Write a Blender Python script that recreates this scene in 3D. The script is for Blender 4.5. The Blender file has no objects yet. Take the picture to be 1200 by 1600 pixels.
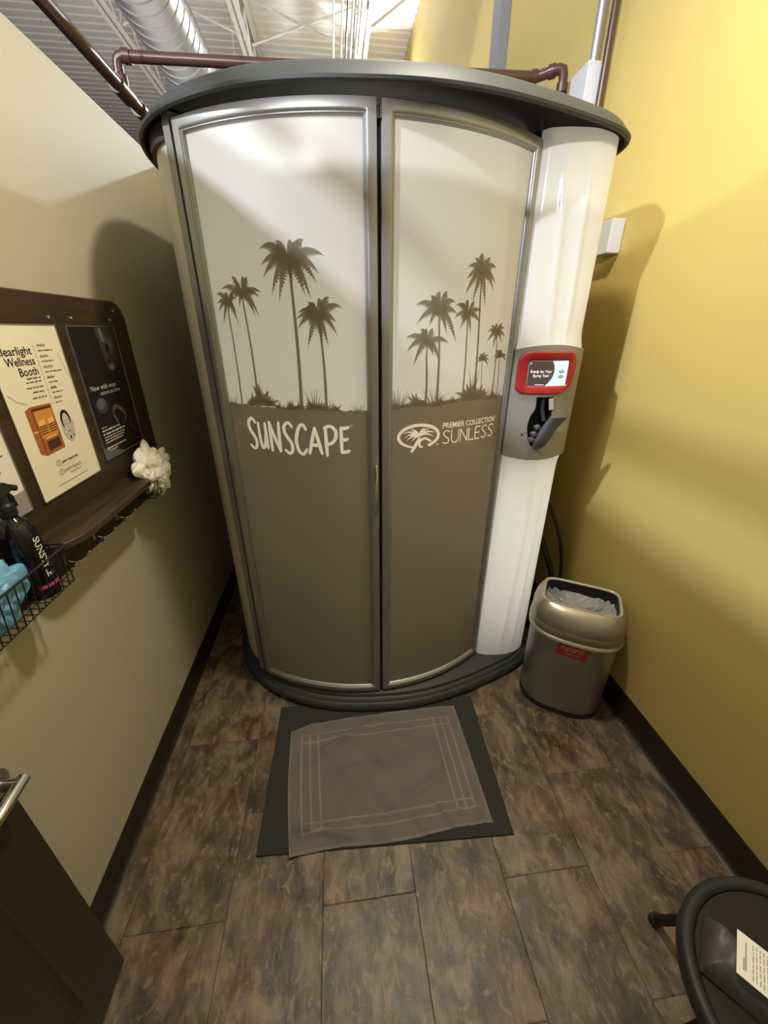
import bpy, bmesh, math, random
from mathutils import Vector, Matrix
random.seed(7)
sc = bpy.context.scene
COL = sc.collection
PI = math.pi

# ------------------------------------------------------------------ camera
H = 1.69
FPX = 610.0
PITCH = math.radians(25.0)
YAW = math.radians(6.7)
cam_d = bpy.data.cameras.new('camera')
cam = bpy.data.objects.new('camera', cam_d)
COL.objects.link(cam)
cam.location = (0, 0, H)
cam.rotation_euler = (PI / 2 - PITCH, 0, -YAW)
cam_d.sensor_fit = 'VERTICAL'
cam_d.sensor_height = 32.0
cam_d.lens = 32.0 * FPX / 1600.0
cam_d.clip_start = 0.02
sc.camera = cam

# ------------------------------------------------------------------ colour, world, lamps
vs = sc.view_settings
vs.view_transform = 'Standard'
vs.look = 'None'
vs.gamma = 1.0
vs.exposure = 0.08
vs.use_curve_mapping = False
w = bpy.data.worlds.new('world')
sc.world = w
w.use_nodes = True
w.node_tree.nodes['Background'].inputs[0].default_value = (0.80, 0.85, 1.0, 1)
w.node_tree.nodes['Background'].inputs[1].default_value = 0.03


def lamp(name, loc, target, size, power, color, size_y=None, spread=PI):
    d = bpy.data.lights.new(name, 'AREA')
    d.shape = 'RECTANGLE' if size_y else 'DISK'
    d.size = size
    if size_y:
        d.size_y = size_y
    d.energy = power
    d.color = color
    d.spread = spread
    o = bpy.data.objects.new(name, d)
    COL.objects.link(o)
    o.location = loc
    o.rotation_euler = (Vector(target) - Vector(loc)).to_track_quat('-Z', 'Y').to_euler()
    return o


WARM = (1.0, 0.92, 0.77)
COOL = (0.80, 0.89, 1.0)
lamp('room_lamp', (0.42, 1.18, 3.20), (0.30, 1.10, 0.0), 0.14, 34, WARM)
lamp('hall_lamp_left', (-3.6, -1.05, 4.5), (0.2, 1.2, 1.6), 0.08, 290, COOL, 0.2)
lamp('hall_lamp_front', (-3.0, -6.0, 3.55), (1.2, 1.5, 2.4), 0.15, 420, (0.95, 0.96, 1.0))
lamp('hall_lamp_back', (1.1, 8.0, 4.5), (-0.8, 1.4, 2.2), 0.12, 115, (0.88, 0.94, 1.0))
lamp('hall_lamp_above', (0.55, 3.6, 4.6), (0.9, 2.4, 2.2), 0.5, 10, (1.0, 0.95, 0.86))
lamp('deck_bounce_fill', (-0.6, 6.5, 2.7), (-0.6, 7.0, 5.4), 5.0, 108, (1.0, 0.96, 0.92), 5.0)  # added fill without a fixture, stands in for light bounced onto the deck
# lamps inside the booth: they glow through its frosted doors and white column
lamp('booth_inner_lamp', (0.15, 2.30, 1.45), (0.15, 1.3, 1.45), 0.25, 8.5, (1.0, 0.96, 0.88), 1.3)
lamp('booth_column_lamp', (0.86, 1.86, 1.20), (0.86, 1.5, 1.20), 0.05, 5.0, (1.0, 0.97, 0.90), 1.9)

# ------------------------------------------------------------------ helpers


class MB:
    def __init__(self):
        self.v = []
        self.f = []
        self.m = []
        self.uv = {}

    def vert(self, p):
        self.v.append(tuple(p))
        return len(self.v) - 1

    def face(self, ids, mi=0):
        self.f.append(tuple(ids))
        self.m.append(mi)

    def box(self, x0, x1, y0, y1, z0, z1, mi=0):
        b = len(self.v)
        for z in (z0, z1):
            for (x, y) in ((x0, y0), (x1, y0), (x1, y1), (x0, y1)):
                self.v.append((x, y, z))
        for q in ((0, 3, 2, 1), (4, 5, 6, 7), (0, 1, 5, 4), (1, 2, 6, 5), (2, 3, 7, 6), (3, 0, 4, 7)):
            self.face([b + i for i in q], mi)

    def obox(self, c, ax, ay, az, hx, hy, hz, mi=0):
        c, ax, ay, az = Vector(c), Vector(ax).normalized(), Vector(ay).normalized(), Vector(az).normalized()
        b = len(self.v)
        for sz in (-1, 1):
            for sx, sy in ((-1, -1), (1, -1), (1, 1), (-1, 1)):
                self.v.append(tuple(c + ax * hx * sx + ay * hy * sy + az * hz * sz))
        for q in ((0, 3, 2, 1), (4, 5, 6, 7), (0, 1, 5, 4), (1, 2, 6, 5), (2, 3, 7, 6), (3, 0, 4, 7)):
            self.face([b + i for i in q], mi)

    def loft(self, rings, closed=True, cap0=False, cap1=False, mi=0):
        idx = [[self.vert(p) for p in r] for r in rings]
        n = len(idx[0])
        for a, b in zip(idx[:-1], idx[1:]):
            for i in range(n if closed else n - 1):
                j = (i + 1) % n
                self.face((a[i], a[j], b[j], b[i]), mi)
        if cap0:
            self.face(idx[0][::-1], mi)
        if cap1:
            self.face(idx[-1], mi)
        return idx

    def tube(self, path, r, n=10, caps=True, mi=0):
        path = [Vector(p) for p in path]
        rs = r if isinstance(r, (list, tuple)) else [r] * len(path)
        rings = []
        t0 = (path[1] - path[0]).normalized()
        up = Vector((0, 0, 1)) if abs(t0.z) < 0.9 else Vector((1, 0, 0))
        nrm = t0.cross(up).normalized()
        for i, p in enumerate(path):
            if i == 0:
                t = path[1] - path[0]
            elif i == len(path) - 1:
                t = path[-1] - path[-2]
            else:
                t = (path[i + 1] - path[i]).normalized() + (path[i] - path[i - 1]).normalized()
            t.normalize()
            nrm = (nrm - t * nrm.dot(t))
            if nrm.length < 1e-6:
                nrm = t.orthogonal()
            nrm.normalize()
            bn = t.cross(nrm)
            rings.append([p + (nrm * math.cos(a) + bn * math.sin(a)) * rs[i] for a in [2 * PI * k / n for k in range(n)]])
        self.loft(rings, True, caps, caps, mi)

    def lathe(self, prof, c, n=32, mi=0, cap0=False, cap1=False):
        rings = [[(c[0] + r * math.cos(2 * PI * k / n), c[1] + r * math.sin(2 * PI * k / n), c[2] + z) for k in range(n)] for r, z in prof]
        self.loft(rings, True, cap0, cap1, mi)

    def grid(self, fn, nu, nv, mi=0, flip=False):
        idx = [[self.vert(fn(i / nu, j / nv)) for i in range(nu + 1)] for j in range(nv + 1)]
        for j in range(nv):
            for i in range(nu):
                q = (idx[j][i], idx[j][i + 1], idx[j + 1][i + 1], idx[j + 1][i])
                self.face(q[::-1] if flip else q, mi)
        return idx

    def ribbon(self, pts, ws, fn, mi=0, round_ends=False):
        """flat stroke in 2D (a,b) mapped by fn(a,b)->xyz"""
        n = len(pts)
        L, R = [], []
        for i in range(n):
            a = pts[max(i - 1, 0)]
            b = pts[min(i + 1, n - 1)]
            dx, dy = b[0] - a[0], b[1] - a[1]
            l = math.hypot(dx, dy) or 1
            nx, ny = -dy / l, dx / l
            wl, wr = ws[i] if isinstance(ws[i], tuple) else (ws[i] / 2, ws[i] / 2)
            L.append(self.vert(fn(pts[i][0] + nx * wl, pts[i][1] + ny * wl)))
            R.append(self.vert(fn(pts[i][0] - nx * wr, pts[i][1] - ny * wr)))
        for i in range(n - 1):
            self.face((R[i], R[i + 1], L[i + 1], L[i]), mi)
        if round_ends:
            for k in (0, n - 1):
                rr = ws[k] / 2
                self.disc(pts[k], rr, rr, fn, mi, 10)

    def disc(self, c, ra, rb, fn, mi=0, n=28):
        ci = self.vert(fn(*c))
        ring = [self.vert(fn(c[0] + ra * math.cos(2 * PI * k / n), c[1] + rb * math.sin(2 * PI * k / n))) for k in range(n)]
        for k in range(n):
            self.face((ci, ring[k], ring[(k + 1) % n]), mi)

    def poly(self, pts, fn, mi=0):
        self.face([self.vert(fn(*p)) for p in pts], mi)

    def prism(self, pts, d0, d1, fn, mi=0):
        """pts 2D outline CCW, extruded over depth d0->d1, fn(a,b,d)"""
        a = [self.vert(fn(p[0], p[1], d0)) for p in pts]
        b = [self.vert(fn(p[0], p[1], d1)) for p in pts]
        n = len(pts)
        self.face(a[::-1], mi)
        self.face(b, mi)
        for i in range(n):
            j = (i + 1) % n
            self.face((a[i], a[j], b[j], b[i]), mi)


def wloc(o):
    p = Vector((0, 0, 0))
    while o is not None:
        p = p + Vector(o.location)
        o = o.parent
    return p


def obj(name, mb, mat, parent=None, smooth=35, bevel=None, fix=True):
    me = bpy.data.meshes.new(name)
    vv = [Vector(p) for p in mb.v]
    lo = Vector((min(p.x for p in vv), min(p.y for p in vv), min(p.z for p in vv)))
    hi = Vector((max(p.x for p in vv), max(p.y for p in vv), max(p.z for p in vv)))
    if parent is None:
        org = Vector(((lo.x + hi.x) / 2, (lo.y + hi.y) / 2, lo.z))
        base = org
    else:
        base = wloc(parent)
        org = Vector((0, 0, 0))
    me.from_pydata([tuple(p - base) for p in vv], [], mb.f)
    mats = mat if isinstance(mat, (list, tuple)) else [mat]
    for m in mats:
        me.materials.append(m)
    me.polygons.foreach_set('material_index', mb.m)
    me.update()
    if fix:
        bm = bmesh.new()
        bm.from_mesh(me)
        bmesh.ops.recalc_face_normals(bm, faces=bm.faces)
        bm.to_mesh(me)
        bm.free()
    if smooth:
        me.polygons.foreach_set('use_smooth', [True] * len(me.polygons))
        me.set_sharp_from_angle(angle=math.radians(smooth))
    me.update()
    o = bpy.data.objects.new(name, me)
    COL.objects.link(o)
    o.location = org
    if parent is not None:
        o.parent = parent
    if bevel:
        b = o.modifiers.new('bevel', 'BEVEL')
        b.width = bevel
        b.segments = 3
        b.limit_method = 'ANGLE'
        b.angle_limit = math.radians(40)
    return o


def thing(name, loc, label, cat, group=None):
    o = bpy.data.objects.new(name, None)
    COL.objects.link(o)
    o.location = loc
    o.empty_display_size = 0.1
    return tag(o, label, cat, group)


def tag(o, label, cat, group=None):
    o['label'] = label
    o['category'] = cat
    if group:
        o['group'] = group
    return o


def struct(name, mb, mat, **k):
    o = obj(name, mb, mat, **k)
    o['kind'] = 'structure'
    return o


def dup(root, delta):
    r = root.copy()
    COL.objects.link(r)
    r.location = Vector(root.location) + Vector(delta)

    def kids(a, b):
        for ch in list(a.children):
            c = ch.copy()
            COL.objects.link(c)
            c.parent = b
            kids(ch, c)
    kids(root, r)
    return r


_txt = {}


def text_geo(s, shear=0.0, space=1.0, bold=0.0):
    """flattened glyph mesh of the built-in font: verts (2D), faces, width at size 1"""
    k = (s, shear, space, bold)
    if k in _txt:
        return _txt[k]
    cu = bpy.data.curves.new('t', 'FONT')
    cu.body = s
    cu.shear = shear
    cu.space_character = space
    cu.resolution_u = 3
    cu.offset = bold
    o = bpy.data.objects.new('t', cu)
    COL.objects.link(o)
    dg = bpy.context.evaluated_depsgraph_get()
    me = bpy.data.meshes.new_from_object(o.evaluated_get(dg))
    vs_ = [(p.co.x, p.co.y) for p in me.vertices]
    fs_ = [tuple(p.vertices) for p in me.polygons]
    bpy.data.objects.remove(o)
    bpy.data.curves.remove(cu)
    bpy.data.meshes.remove(me)
    x0 = min(p[0] for p in vs_)
    x1 = max(p[0] for p in vs_)
    _txt[k] = (vs_, fs_, x0, x1)
    return _txt[k]


def put_text(mb, s, a, b, size, fn, mi=0, width=None, align='L', shear=0.0, sx=1.0, space=1.0, bold=0.0):
    """writes s with its left (or centre/right) base point at (a,b) of the 2D frame mapped by fn"""
    vs_, fs_, x0, x1 = text_geo(s, shear, space, bold)
    if width:
        sx = width / ((x1 - x0) * size)
    wd = (x1 - x0) * size * sx
    off = {'L': 0, 'C': -wd / 2, 'R': -wd}[align]
    base = len(mb.v)
    for p in vs_:
        mb.v.append(tuple(fn(a + off + (p[0] - x0) * size * sx, b + p[1] * size)))
    for f in fs_:
        mb.face([base + i for i in f], mi)


def word_line(m, a0, a1, b, h, fn, seed, mi=0):
    """a line of print too small to read: short word-long strokes"""
    r = random.Random(seed)
    a = a0
    while a < a1 - h * 0.5:
        l = min(r.uniform(1.6, 5.0) * h, a1 - a)
        m.ribbon([(a, b), (a + l, b)], [h * r.uniform(0.75, 1.0)] * 2, fn, mi)
        a += l + h * 0.9


def catmull(pts, n=8, closed=False):
    out = []
    m = len(pts)
    for i in range(m if closed else m - 1):
        g = lambda k: pts[k % m] if closed else pts[min(max(k, 0), m - 1)]
        p0, p1, p2, p3 = g(i - 1), g(i), g(i + 1), g(i + 2)
        for s in range(n):
            t = s / n
            out.append(tuple(0.5 * (2 * p1[d] + (p2[d] - p0[d]) * t + (2 * p0[d] - 5 * p1[d] + 4 * p2[d] - p3[d]) * t * t
                                    + (3 * p1[d] - p0[d] - 3 * p2[d] + p3[d]) * t ** 3) for d in range(len(p1))))
    if not closed:
        out.append(tuple(pts[-1]))
    return out


def rrect(x0, x1, y0, y1, rs, n=6, side=1):
    """CCW rounded rectangle; rs = radii (bl, br, tr, tl); side = subdivisions of the straight runs"""
    if not isinstance(rs, (list, tuple)):
        rs = [rs] * 4
    out = []
    for (cx, cy, r, a0) in ((x0 + rs[0], y0 + rs[0], rs[0], PI), (x1 - rs[1], y0 + rs[1], rs[1], 1.5 * PI),
                            (x1 - rs[2], y1 - rs[2], rs[2], 0), (x0 + rs[3], y1 - rs[3], rs[3], PI / 2)):
        for k in range(n + 1):
            a = a0 + PI / 2 * k / n
            out.append((cx + r * math.cos(a), cy + r * math.sin(a)))
        if side > 1:
            out.append(None)
    if side > 1:
        flat = []
        m = len(out)
        for i, p in enumerate(out):
            if p is not None:
                flat.append(p)
                continue
            a, b = out[i - 1], out[(i + 1) % m]
            for k in range(1, side):
                flat.append((a[0] + (b[0] - a[0]) * k / side, a[1] + (b[1] - a[1]) * k / side))
        out = flat
    return out


# ------------------------------------------------------------------ materials
def srgb(r, g, b):
    f = lambda c: (c / 255 / 12.92) if c <= 10 else ((c / 255 + 0.055) / 1.055) ** 2.4
    return (f(r), f(g), f(b), 1)


def mat(name, col, rough=0.5, metal=0.0, emit=None, estr=0.0, bump=None, spec=0.5, coat=0.0, vary=None, trans=0.0, alpha=1.0, sub=0.0, aniso=None):
    m = bpy.data.materials.new(name)
    m.use_nodes = True
    nt = m.node_tree
    b = nt.nodes['Principled BSDF']
    b.inputs['Base Color'].default_value = col
    b.inputs['Roughness'].default_value = rough
    b.inputs['Metallic'].default_value = metal
    b.inputs['Specular IOR Level'].default_value = spec
    b.inputs['Coat Weight'].default_value = coat
    b.inputs['Transmission Weight'].default_value = trans
    b.inputs['Alpha'].default_value = alpha
    if emit:
        b.inputs['Emission Color'].default_value = emit
        b.inputs['Emission Strength'].default_value = estr
    tc = None
    if bump or vary or aniso:
        tc = nt.nodes.new('ShaderNodeTexCoord')
    if vary:  # (scale, amount)
        nz = nt.nodes.new('ShaderNodeTexNoise')
        nz.inputs['Scale'].default_value = vary[0]
        nz.inputs['Detail'].default_value = 5
        nt.links.new(tc.outputs['Object'], nz.inputs['Vector'])
        mr = nt.nodes.new('ShaderNodeMapRange')
        mr.inputs['To Min'].default_value = 1 - vary[1]
        mr.inputs['To Max'].default_value = 1 + vary[1]
        nt.links.new(nz.outputs['Fac'], mr.inputs['Value'])
        mx = nt.nodes.new('ShaderNodeVectorMath')
        mx.operation = 'SCALE'
        mx.inputs[0].default_value = col[:3]
        nt.links.new(mr.outputs['Result'], mx.inputs['Scale'])
        nt.links.new(mx.outputs['Vector'], b.inputs['Base Color'])
    if bump:  # (scale, strength, distance[, stretch])
        nz = nt.nodes.new('ShaderNodeTexNoise')
        nz.inputs['Scale'].default_value = bump[0]
        nz.inputs['Detail'].default_value = 4
        src = tc.outputs['Object']
        if len(bump) > 3:
            mp = nt.nodes.new('ShaderNodeMapping')
            mp.inputs['Scale'].default_value = bump[3]
            nt.links.new(src, mp.inputs['Vector'])
            src = mp.outputs['Vector']
        nt.links.new(src, nz.inputs['Vector'])
        bp = nt.nodes.new('ShaderNodeBump')
        bp.inputs['Strength'].default_value = bump[1]
        bp.inputs['Distance'].default_value = bump[2]
        nt.links.new(nz.outputs['Fac'], bp.inputs['Height'])
        nt.links.new(bp.outputs['Normal'], b.inputs['Normal'])
    return m


def glow_through(m, fac, col):
    nt = m.node_tree
    b = nt.nodes['Principled BSDF']
    out = nt.nodes['Material Output']
    tr = nt.nodes.new('ShaderNodeBsdfTranslucent')
    tr.inputs['Color'].default_value = col
    mx = nt.nodes.new('ShaderNodeMixShader')
    mx.inputs[0].default_value = fac
    nt.links.new(b.outputs[0], mx.inputs[1])
    nt.links.new(tr.outputs[0], mx.inputs[2])
    nt.links.new(mx.outputs[0], out.inputs['Surface'])
    return m


def node_math(nt, op, a, b=None, c=None):
    n = nt.nodes.new('ShaderNodeMath')
    n.operation = op
    for i, x in enumerate((a, b, c)):
        if x is None:
            continue
        if isinstance(x, (int, float)):
            n.inputs[i].default_value = x
        else:
            nt.links.new(x, n.inputs[i])
    return n.outputs[0]


def floor_material():
    m = bpy.data.materials.new('slate_vinyl_tile')
    m.use_nodes = True
    nt = m.node_tree
    b = nt.nodes['Principled BSDF']
    geo = nt.nodes.new('ShaderNodeNewGeometry')
    sep = nt.nodes.new('ShaderNodeSeparateXYZ')
    nt.links.new(geo.outputs['Position'], sep.inputs[0])
    x, y = sep.outputs['X'], sep.outputs['Y']
    u = node_math(nt, 'DIVIDE', node_math(nt, 'SUBTRACT', x, 0.1795 - 0.3048 * 40), 0.3048)
    ui = node_math(nt, 'FLOOR', u)
    uf = node_math(nt, 'FRACT', u)
    par = node_math(nt, 'FLOORED_MODULO', ui, 2.0)
    v = node_math(nt, 'DIVIDE', node_math(nt, 'SUBTRACT', y, 0.625 - 0.6096 * 20 - 0.3048), 0.6096)
    v = node_math(nt, 'ADD', v, node_math(nt, 'SUBTRACT', 1.0, node_math(nt, 'MULTIPLY', par, 0.5)))
    vi = node_math(nt, 'FLOOR', v)
    vf = node_math(nt, 'FRACT', v)
    du = node_math(nt, 'MULTIPLY', node_math(nt, 'MINIMUM', uf, node_math(nt, 'SUBTRACT', 1.0, uf)), 0.3048)
    dv = node_math(nt, 'MULTIPLY', node_math(nt, 'MINIMUM', vf, node_math(nt, 'SUBTRACT', 1.0, vf)), 0.6096)
    d = node_math(nt, 'MINIMUM', du, dv)
    seam = nt.nodes.new('ShaderNodeMapRange')
    nt.links.new(d, seam.inputs['Value'])
    seam.inputs['From Min'].default_value = 0.0004
    seam.inputs['From Max'].default_value = 0.0022
    seam.inputs['To Min'].default_value = 0.0
    seam.inputs['To Max'].default_value = 1.0
    cb = nt.nodes.new('ShaderNodeCombineXYZ')
    nt.links.new(ui, cb.inputs[0])
    nt.links.new(vi, cb.inputs[1])
    wn = nt.nodes.new('ShaderNodeTexWhiteNoise')
    nt.links.new(cb.outputs[0], wn.inputs['Vector'])
    # stone texture, offset per tile
    off = nt.nodes.new('ShaderNodeVectorMath')
    off.operation = 'MULTIPLY_ADD'
    nt.links.new(wn.outputs['Color'], off.inputs[0])
    off.inputs[1].default_value = (9, 9, 9)
    nt.links.new(geo.outputs['Position'], off.inputs[2])
    mp = nt.nodes.new('ShaderNodeMapping')
    mp.inputs['Scale'].default_value = (1.0, 0.55, 1.0)
    mp.inputs['Rotation'].default_value = (0, 0, 0.25)
    nt.links.new(off.outputs[0], mp.inputs['Vector'])
    n1 = nt.nodes.new('ShaderNodeTexNoise')
    n1.inputs['Scale'].default_value = 13.0
    n1.inputs['Detail'].default_value = 9
    n1.inputs['Roughness'].default_value = 0.62
    n1.inputs['Distortion'].default_value = 0.5
    nt.links.new(mp.outputs[0], n1.inputs['Vector'])
    n2 = nt.nodes.new('ShaderNodeTexNoise')
    n2.inputs['Scale'].default_value = 34.0
    n2.inputs['Detail'].default_value = 8
    n2.inputs['Roughness'].default_value = 0.7
    n2.inputs['Distortion'].default_value = 0.8
    nt.links.new(mp.outputs[0], n2.inputs['Vector'])
    n3 = nt.nodes.new('ShaderNodeTexNoise')
    n3.inputs['Scale'].default_value = 3.2
    n3.inputs['Detail'].default_value = 4
    nt.links.new(off.outputs[0], n3.inputs['Vector'])
    r1 = nt.nodes.new('ShaderNodeValToRGB')
    e = r1.color_ramp.elements
    e[0].position = 0.36
    e[0].color = (0.045, 0.031, 0.020, 1)
    e[1].position = 0.66
    e[1].color = (0.235, 0.185, 0.125, 1)
    k = r1.color_ramp.elements.new(0.5)
    k.color = (0.115, 0.084, 0.058, 1)
    nt.links.new(n1.outputs['Fac'], r1.inputs['Fac'])
    # ochre veins and rusty patches
    r2 = nt.nodes.new('ShaderNodeValToRGB')
    r2.color_ramp.elements[0].position = 0.53
    r2.color_ramp.elements[0].color = (0, 0, 0, 1)
    r2.color_ramp.elements[1].position = 0.66
    r2.color_ramp.elements[1].color = (1, 1, 1, 1)
    nt.links.new(n2.outputs['Fac'], r2.inputs['Fac'])
    mxa = nt.nodes.new('ShaderNodeMix')
    mxa.data_type = 'RGBA'
    nt.links.new(node_math(nt, 'MULTIPLY', r2.outputs['Color'], 0.75), mxa.inputs[0])
    nt.links.new(r1.outputs['Color'], mxa.inputs[6])
    mxa.inputs[7].default_value = (0.30, 0.225, 0.125, 1)
    r3 = nt.nodes.new('ShaderNodeValToRGB')
    r3.color_ramp.elements[0].position = 0.50
    r3.color_ramp.elements[0].color = (0, 0, 0, 1)
    r3.color_ramp.elements[1].position = 0.70
    r3.color_ramp.elements[1].color = (1, 1, 1, 1)
    nt.links.new(n3.outputs['Fac'], r3.inputs['Fac'])
    mxb = nt.nodes.new('ShaderNodeMix')
    mxb.data_type = 'RGBA'
    mxb.blend_type = 'MULTIPLY'
    nt.links.new(node_math(nt, 'MULTIPLY', r3.outputs['Color'], 0.8), mxb.inputs[0])
    nt.links.new(mxa.outputs[2], mxb.inputs[6])
    mxb.inputs[7].default_value = (1.12, 0.86, 0.68, 1)
    tone = node_math(nt, 'ADD', 0.94, node_math(nt, 'MULTIPLY', wn.outputs['Value'], 0.12))
    tone = node_math(nt, 'MULTIPLY', tone, node_math(nt, 'ADD', 0.70, node_math(nt, 'MULTIPLY', seam.outputs[0], 0.30)))
    vm = nt.nodes.new('ShaderNodeVectorMath')
    vm.operation = 'SCALE'
    nt.links.new(mxb.outputs[2], vm.inputs[0])
    nt.links.new(tone, vm.inputs['Scale'])
    nt.links.new(vm.outputs[0], b.inputs['Base Color'])
    b.inputs['Roughness'].default_value = 0.40
    hgt = node_math(nt, 'ADD', node_math(nt, 'MULTIPLY', n2.outputs['Fac'], 0.6), node_math(nt, 'MULTIPLY', n1.outputs['Fac'], 0.7))
    hgt = node_math(nt, 'ADD', hgt, seam.outputs[0])
    bp = nt.nodes.new('ShaderNodeBump')
    bp.inputs['Strength'].default_value = 0.55
    bp.inputs['Distance'].default_value = 0.004
    nt.links.new(hgt, bp.inputs['Height'])
    nt.links.new(bp.outputs['Normal'], b.inputs['Normal'])
    return m


def wood_material():
    m = bpy.data.materials.new('dark_walnut_laminate')
    m.use_nodes = True
    nt = m.node_tree
    b = nt.nodes['Principled BSDF']
    tc = nt.nodes.new('ShaderNodeTexCoord')
    mp = nt.nodes.new('ShaderNodeMapping')
    mp.inputs['Scale'].default_value = (14, 1.3, 14)
    nt.links.new(tc.outputs['Object'], mp.inputs['Vector'])
    nz = nt.nodes.new('ShaderNodeTexNoise')
    nz.inputs['Scale'].default_value = 3
    nz.inputs['Detail'].default_value = 6
    nt.links.new(mp.outputs[0], nz.inputs['Vector'])
    r = nt.nodes.new('ShaderNodeValToRGB')
    r.color_ramp.elements[0].position = 0.3
    r.color_ramp.elements[0].color = (0.027, 0.0165, 0.0095, 1)
    r.color_ramp.elements[1].position = 0.75
    r.color_ramp.elements[1].color = (0.072, 0.042, 0.023, 1)
    nt.links.new(nz.outputs['Fac'], r.inputs['Fac'])
    nt.links.new(r.outputs['Color'], b.inputs['Base Color'])
    b.inputs['Roughness'].default_value = 0.42
    return m


def towel_material():
    """grey terry towel with flat-woven border lines (pattern in the towel's own UV space)"""
    m = bpy.data.materials.new('grey_terry_towel')
    m.use_nodes = True
    nt = m.node_tree
    b = nt.nodes['Principled BSDF']
    uv = nt.nodes.new('ShaderNodeUVMap')
    sep = nt.nodes.new('ShaderNodeSeparateXYZ')
    nt.links.new(uv.outputs[0], sep.inputs[0])
    x, y = sep.outputs['X'], sep.outputs['Y']   # metres, centred
    ax, ay = node_math(nt, 'ABSOLUTE', x), node_math(nt, 'ABSOLUTE', y)

    def band(s, c, hw):
        d = node_math(nt, 'ABSOLUTE', node_math(nt, 'SUBTRACT', s, c))
        return node_math(nt, 'LESS_THAN', d, hw)
    mask = None
    iny = node_math(nt, 'LESS_THAN', ay, 0.200)
    inx = node_math(nt, 'LESS_THAN', ax, 0.343)
    for c in (0.340, 0.304, 0.268):
        t = node_math(nt, 'MULTIPLY', band(ax, c, 0.0035), iny)
        mask = t if mask is None else node_math(nt, 'MAXIMUM', mask, t)
    for c in (0.197, 0.163):
        t = node_math(nt, 'MULTIPLY', band(ay, c, 0.0035), inx)
        mask = node_math(nt, 'MAXIMUM', mask, t)
    edge = node_math(nt, 'MAXIMUM', node_math(nt, 'GREATER_THAN', ax, 0.381), node_math(nt, 'GREATER_THAN', ay, 0.246))
    mask = node_math(nt, 'MAXIMUM', mask, node_math(nt, 'MULTIPLY', edge, 0.55))
    nz = nt.nodes.new('ShaderNodeTexNoise')
    nz.inputs['Scale'].default_value = 420
    nz.inputs['Detail'].default_value = 2
    nt.links.new(uv.outputs[0], nz.inputs['Vector'])
    n2 = nt.nodes.new('ShaderNodeTexNoise')
    n2.inputs['Scale'].default_value = 9
    nt.links.new(uv.outputs[0], n2.inputs['Vector'])
    mx = nt.nodes.new('ShaderNodeMix')
    mx.data_type = 'RGBA'
    nt.links.new(mask, mx.inputs[0])
    mx.inputs[6].default_value = TOWEL_A
    mx.inputs[7].default_value = TOWEL_B
    vm = nt.nodes.new('ShaderNodeVectorMath')
    vm.operation = 'SCALE'
    nt.links.new(mx.outputs[2], vm.inputs[0])
    t = node_math(nt, 'ADD', node_math(nt, 'MULTIPLY', nz.outputs['Fac'], 0.5), node_math(nt, 'MULTIPLY', n2.outputs['Fac'], 0.4))
    nt.links.new(node_math(nt, 'ADD', t, 0.55), vm.inputs['Scale'])
    nt.links.new(vm.outputs[0], b.inputs['Base Color'])
    b.inputs['Roughness'].default_value = 0.95
    b.inputs['Specular IOR Level'].default_value = 0.1
    b.inputs['Sheen Weight'].default_value = 0.15
    bp = nt.nodes.new('ShaderNodeBump')
    bp.inputs['Strength'].default_value = 0.5
    bp.inputs['Distance'].default_value = 0.0015
    nt.links.new(node_math(nt, 'SUBTRACT', nz.outputs['Fac'], node_math(nt, 'MULTIPLY', mask, 0.6)), bp.inputs['Height'])
    nt.links.new(bp.outputs['Normal'], b.inputs['Normal'])
    return m


TOWEL_A = (0.165, 0.140, 0.132, 1)
TOWEL_B = (0.245, 0.212, 0.198, 1)

M_FLOOR = floor_material()
M_WALL_L = mat('beige_wall_paint', (0.47, 0.43, 0.325, 1), 0.55, bump=(260, 0.12, 0.001), vary=(1.5, 0.03))
M_WALL_R = mat('mustard_wall_paint', (0.56, 0.425, 0.135, 1), 0.48, bump=(260, 0.12, 0.001), vary=(1.2, 0.03))
M_COVE = mat('dark_brown_vinyl_base', (0.020, 0.014, 0.009, 1), 0.45)
M_DECK = mat('white_painted_steel_deck', (0.66, 0.62, 0.57, 1), 0.6)
M_JOIST = mat('white_painted_joist_steel', (0.62, 0.58, 0.52, 1), 0.55, vary=(3, 0.06))
M_DUCT = mat('galvanised_duct_steel', (0.38, 0.375, 0.365, 1), 0.36, 0.75, vary=(6, 0.08))
M_PIPE = mat('brown_painted_pipe', (0.085, 0.038, 0.028, 1), 0.32)
M_CONDUIT = mat('galvanised_conduit', (0.42, 0.39, 0.35, 1), 0.4, 0.6)
M_STRUT = mat('blue_grey_steel', (0.24, 0.25, 0.29, 1), 0.45, 0.3)
M_BLACKPL = mat('charcoal_moulded_plastic', (0.040, 0.044, 0.044, 1), 0.5, spec=0.35, bump=(420, 0.1, 0.0006))
M_UNDER = mat('underside_painted_shade', (0.006, 0.006, 0.006, 1), 0.75, spec=0.15)  # canopy plastic again, blackened to imitate the shade under the lip
M_ALU = mat('satin_aluminium_frame', (0.36, 0.36, 0.352, 1), 0.40, 0.65, vary=(4, 0.04))
M_ALUD = mat('aluminium_jamb', (0.30, 0.295, 0.285, 1), 0.42, 0.6)
M_PANE = mat('frosted_acrylic', (0.66, 0.64, 0.60, 1), 0.26, spec=0.55)
M_PRINT = mat('taupe_print_film', (0.29, 0.252, 0.190, 1), 0.28, spec=0.5)
M_COLUMN = glow_through(mat('backlit_white_plastic', (0.80, 0.79, 0.75, 1), 0.16, spec=0.6), 0.3, (0.9, 0.9, 0.88, 1))
glow_through(M_PANE, 0.3, (0.9, 0.88, 0.83, 1))
glow_through(M_PRINT, 0.3, (0.45, 0.40, 0.32, 1))
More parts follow.
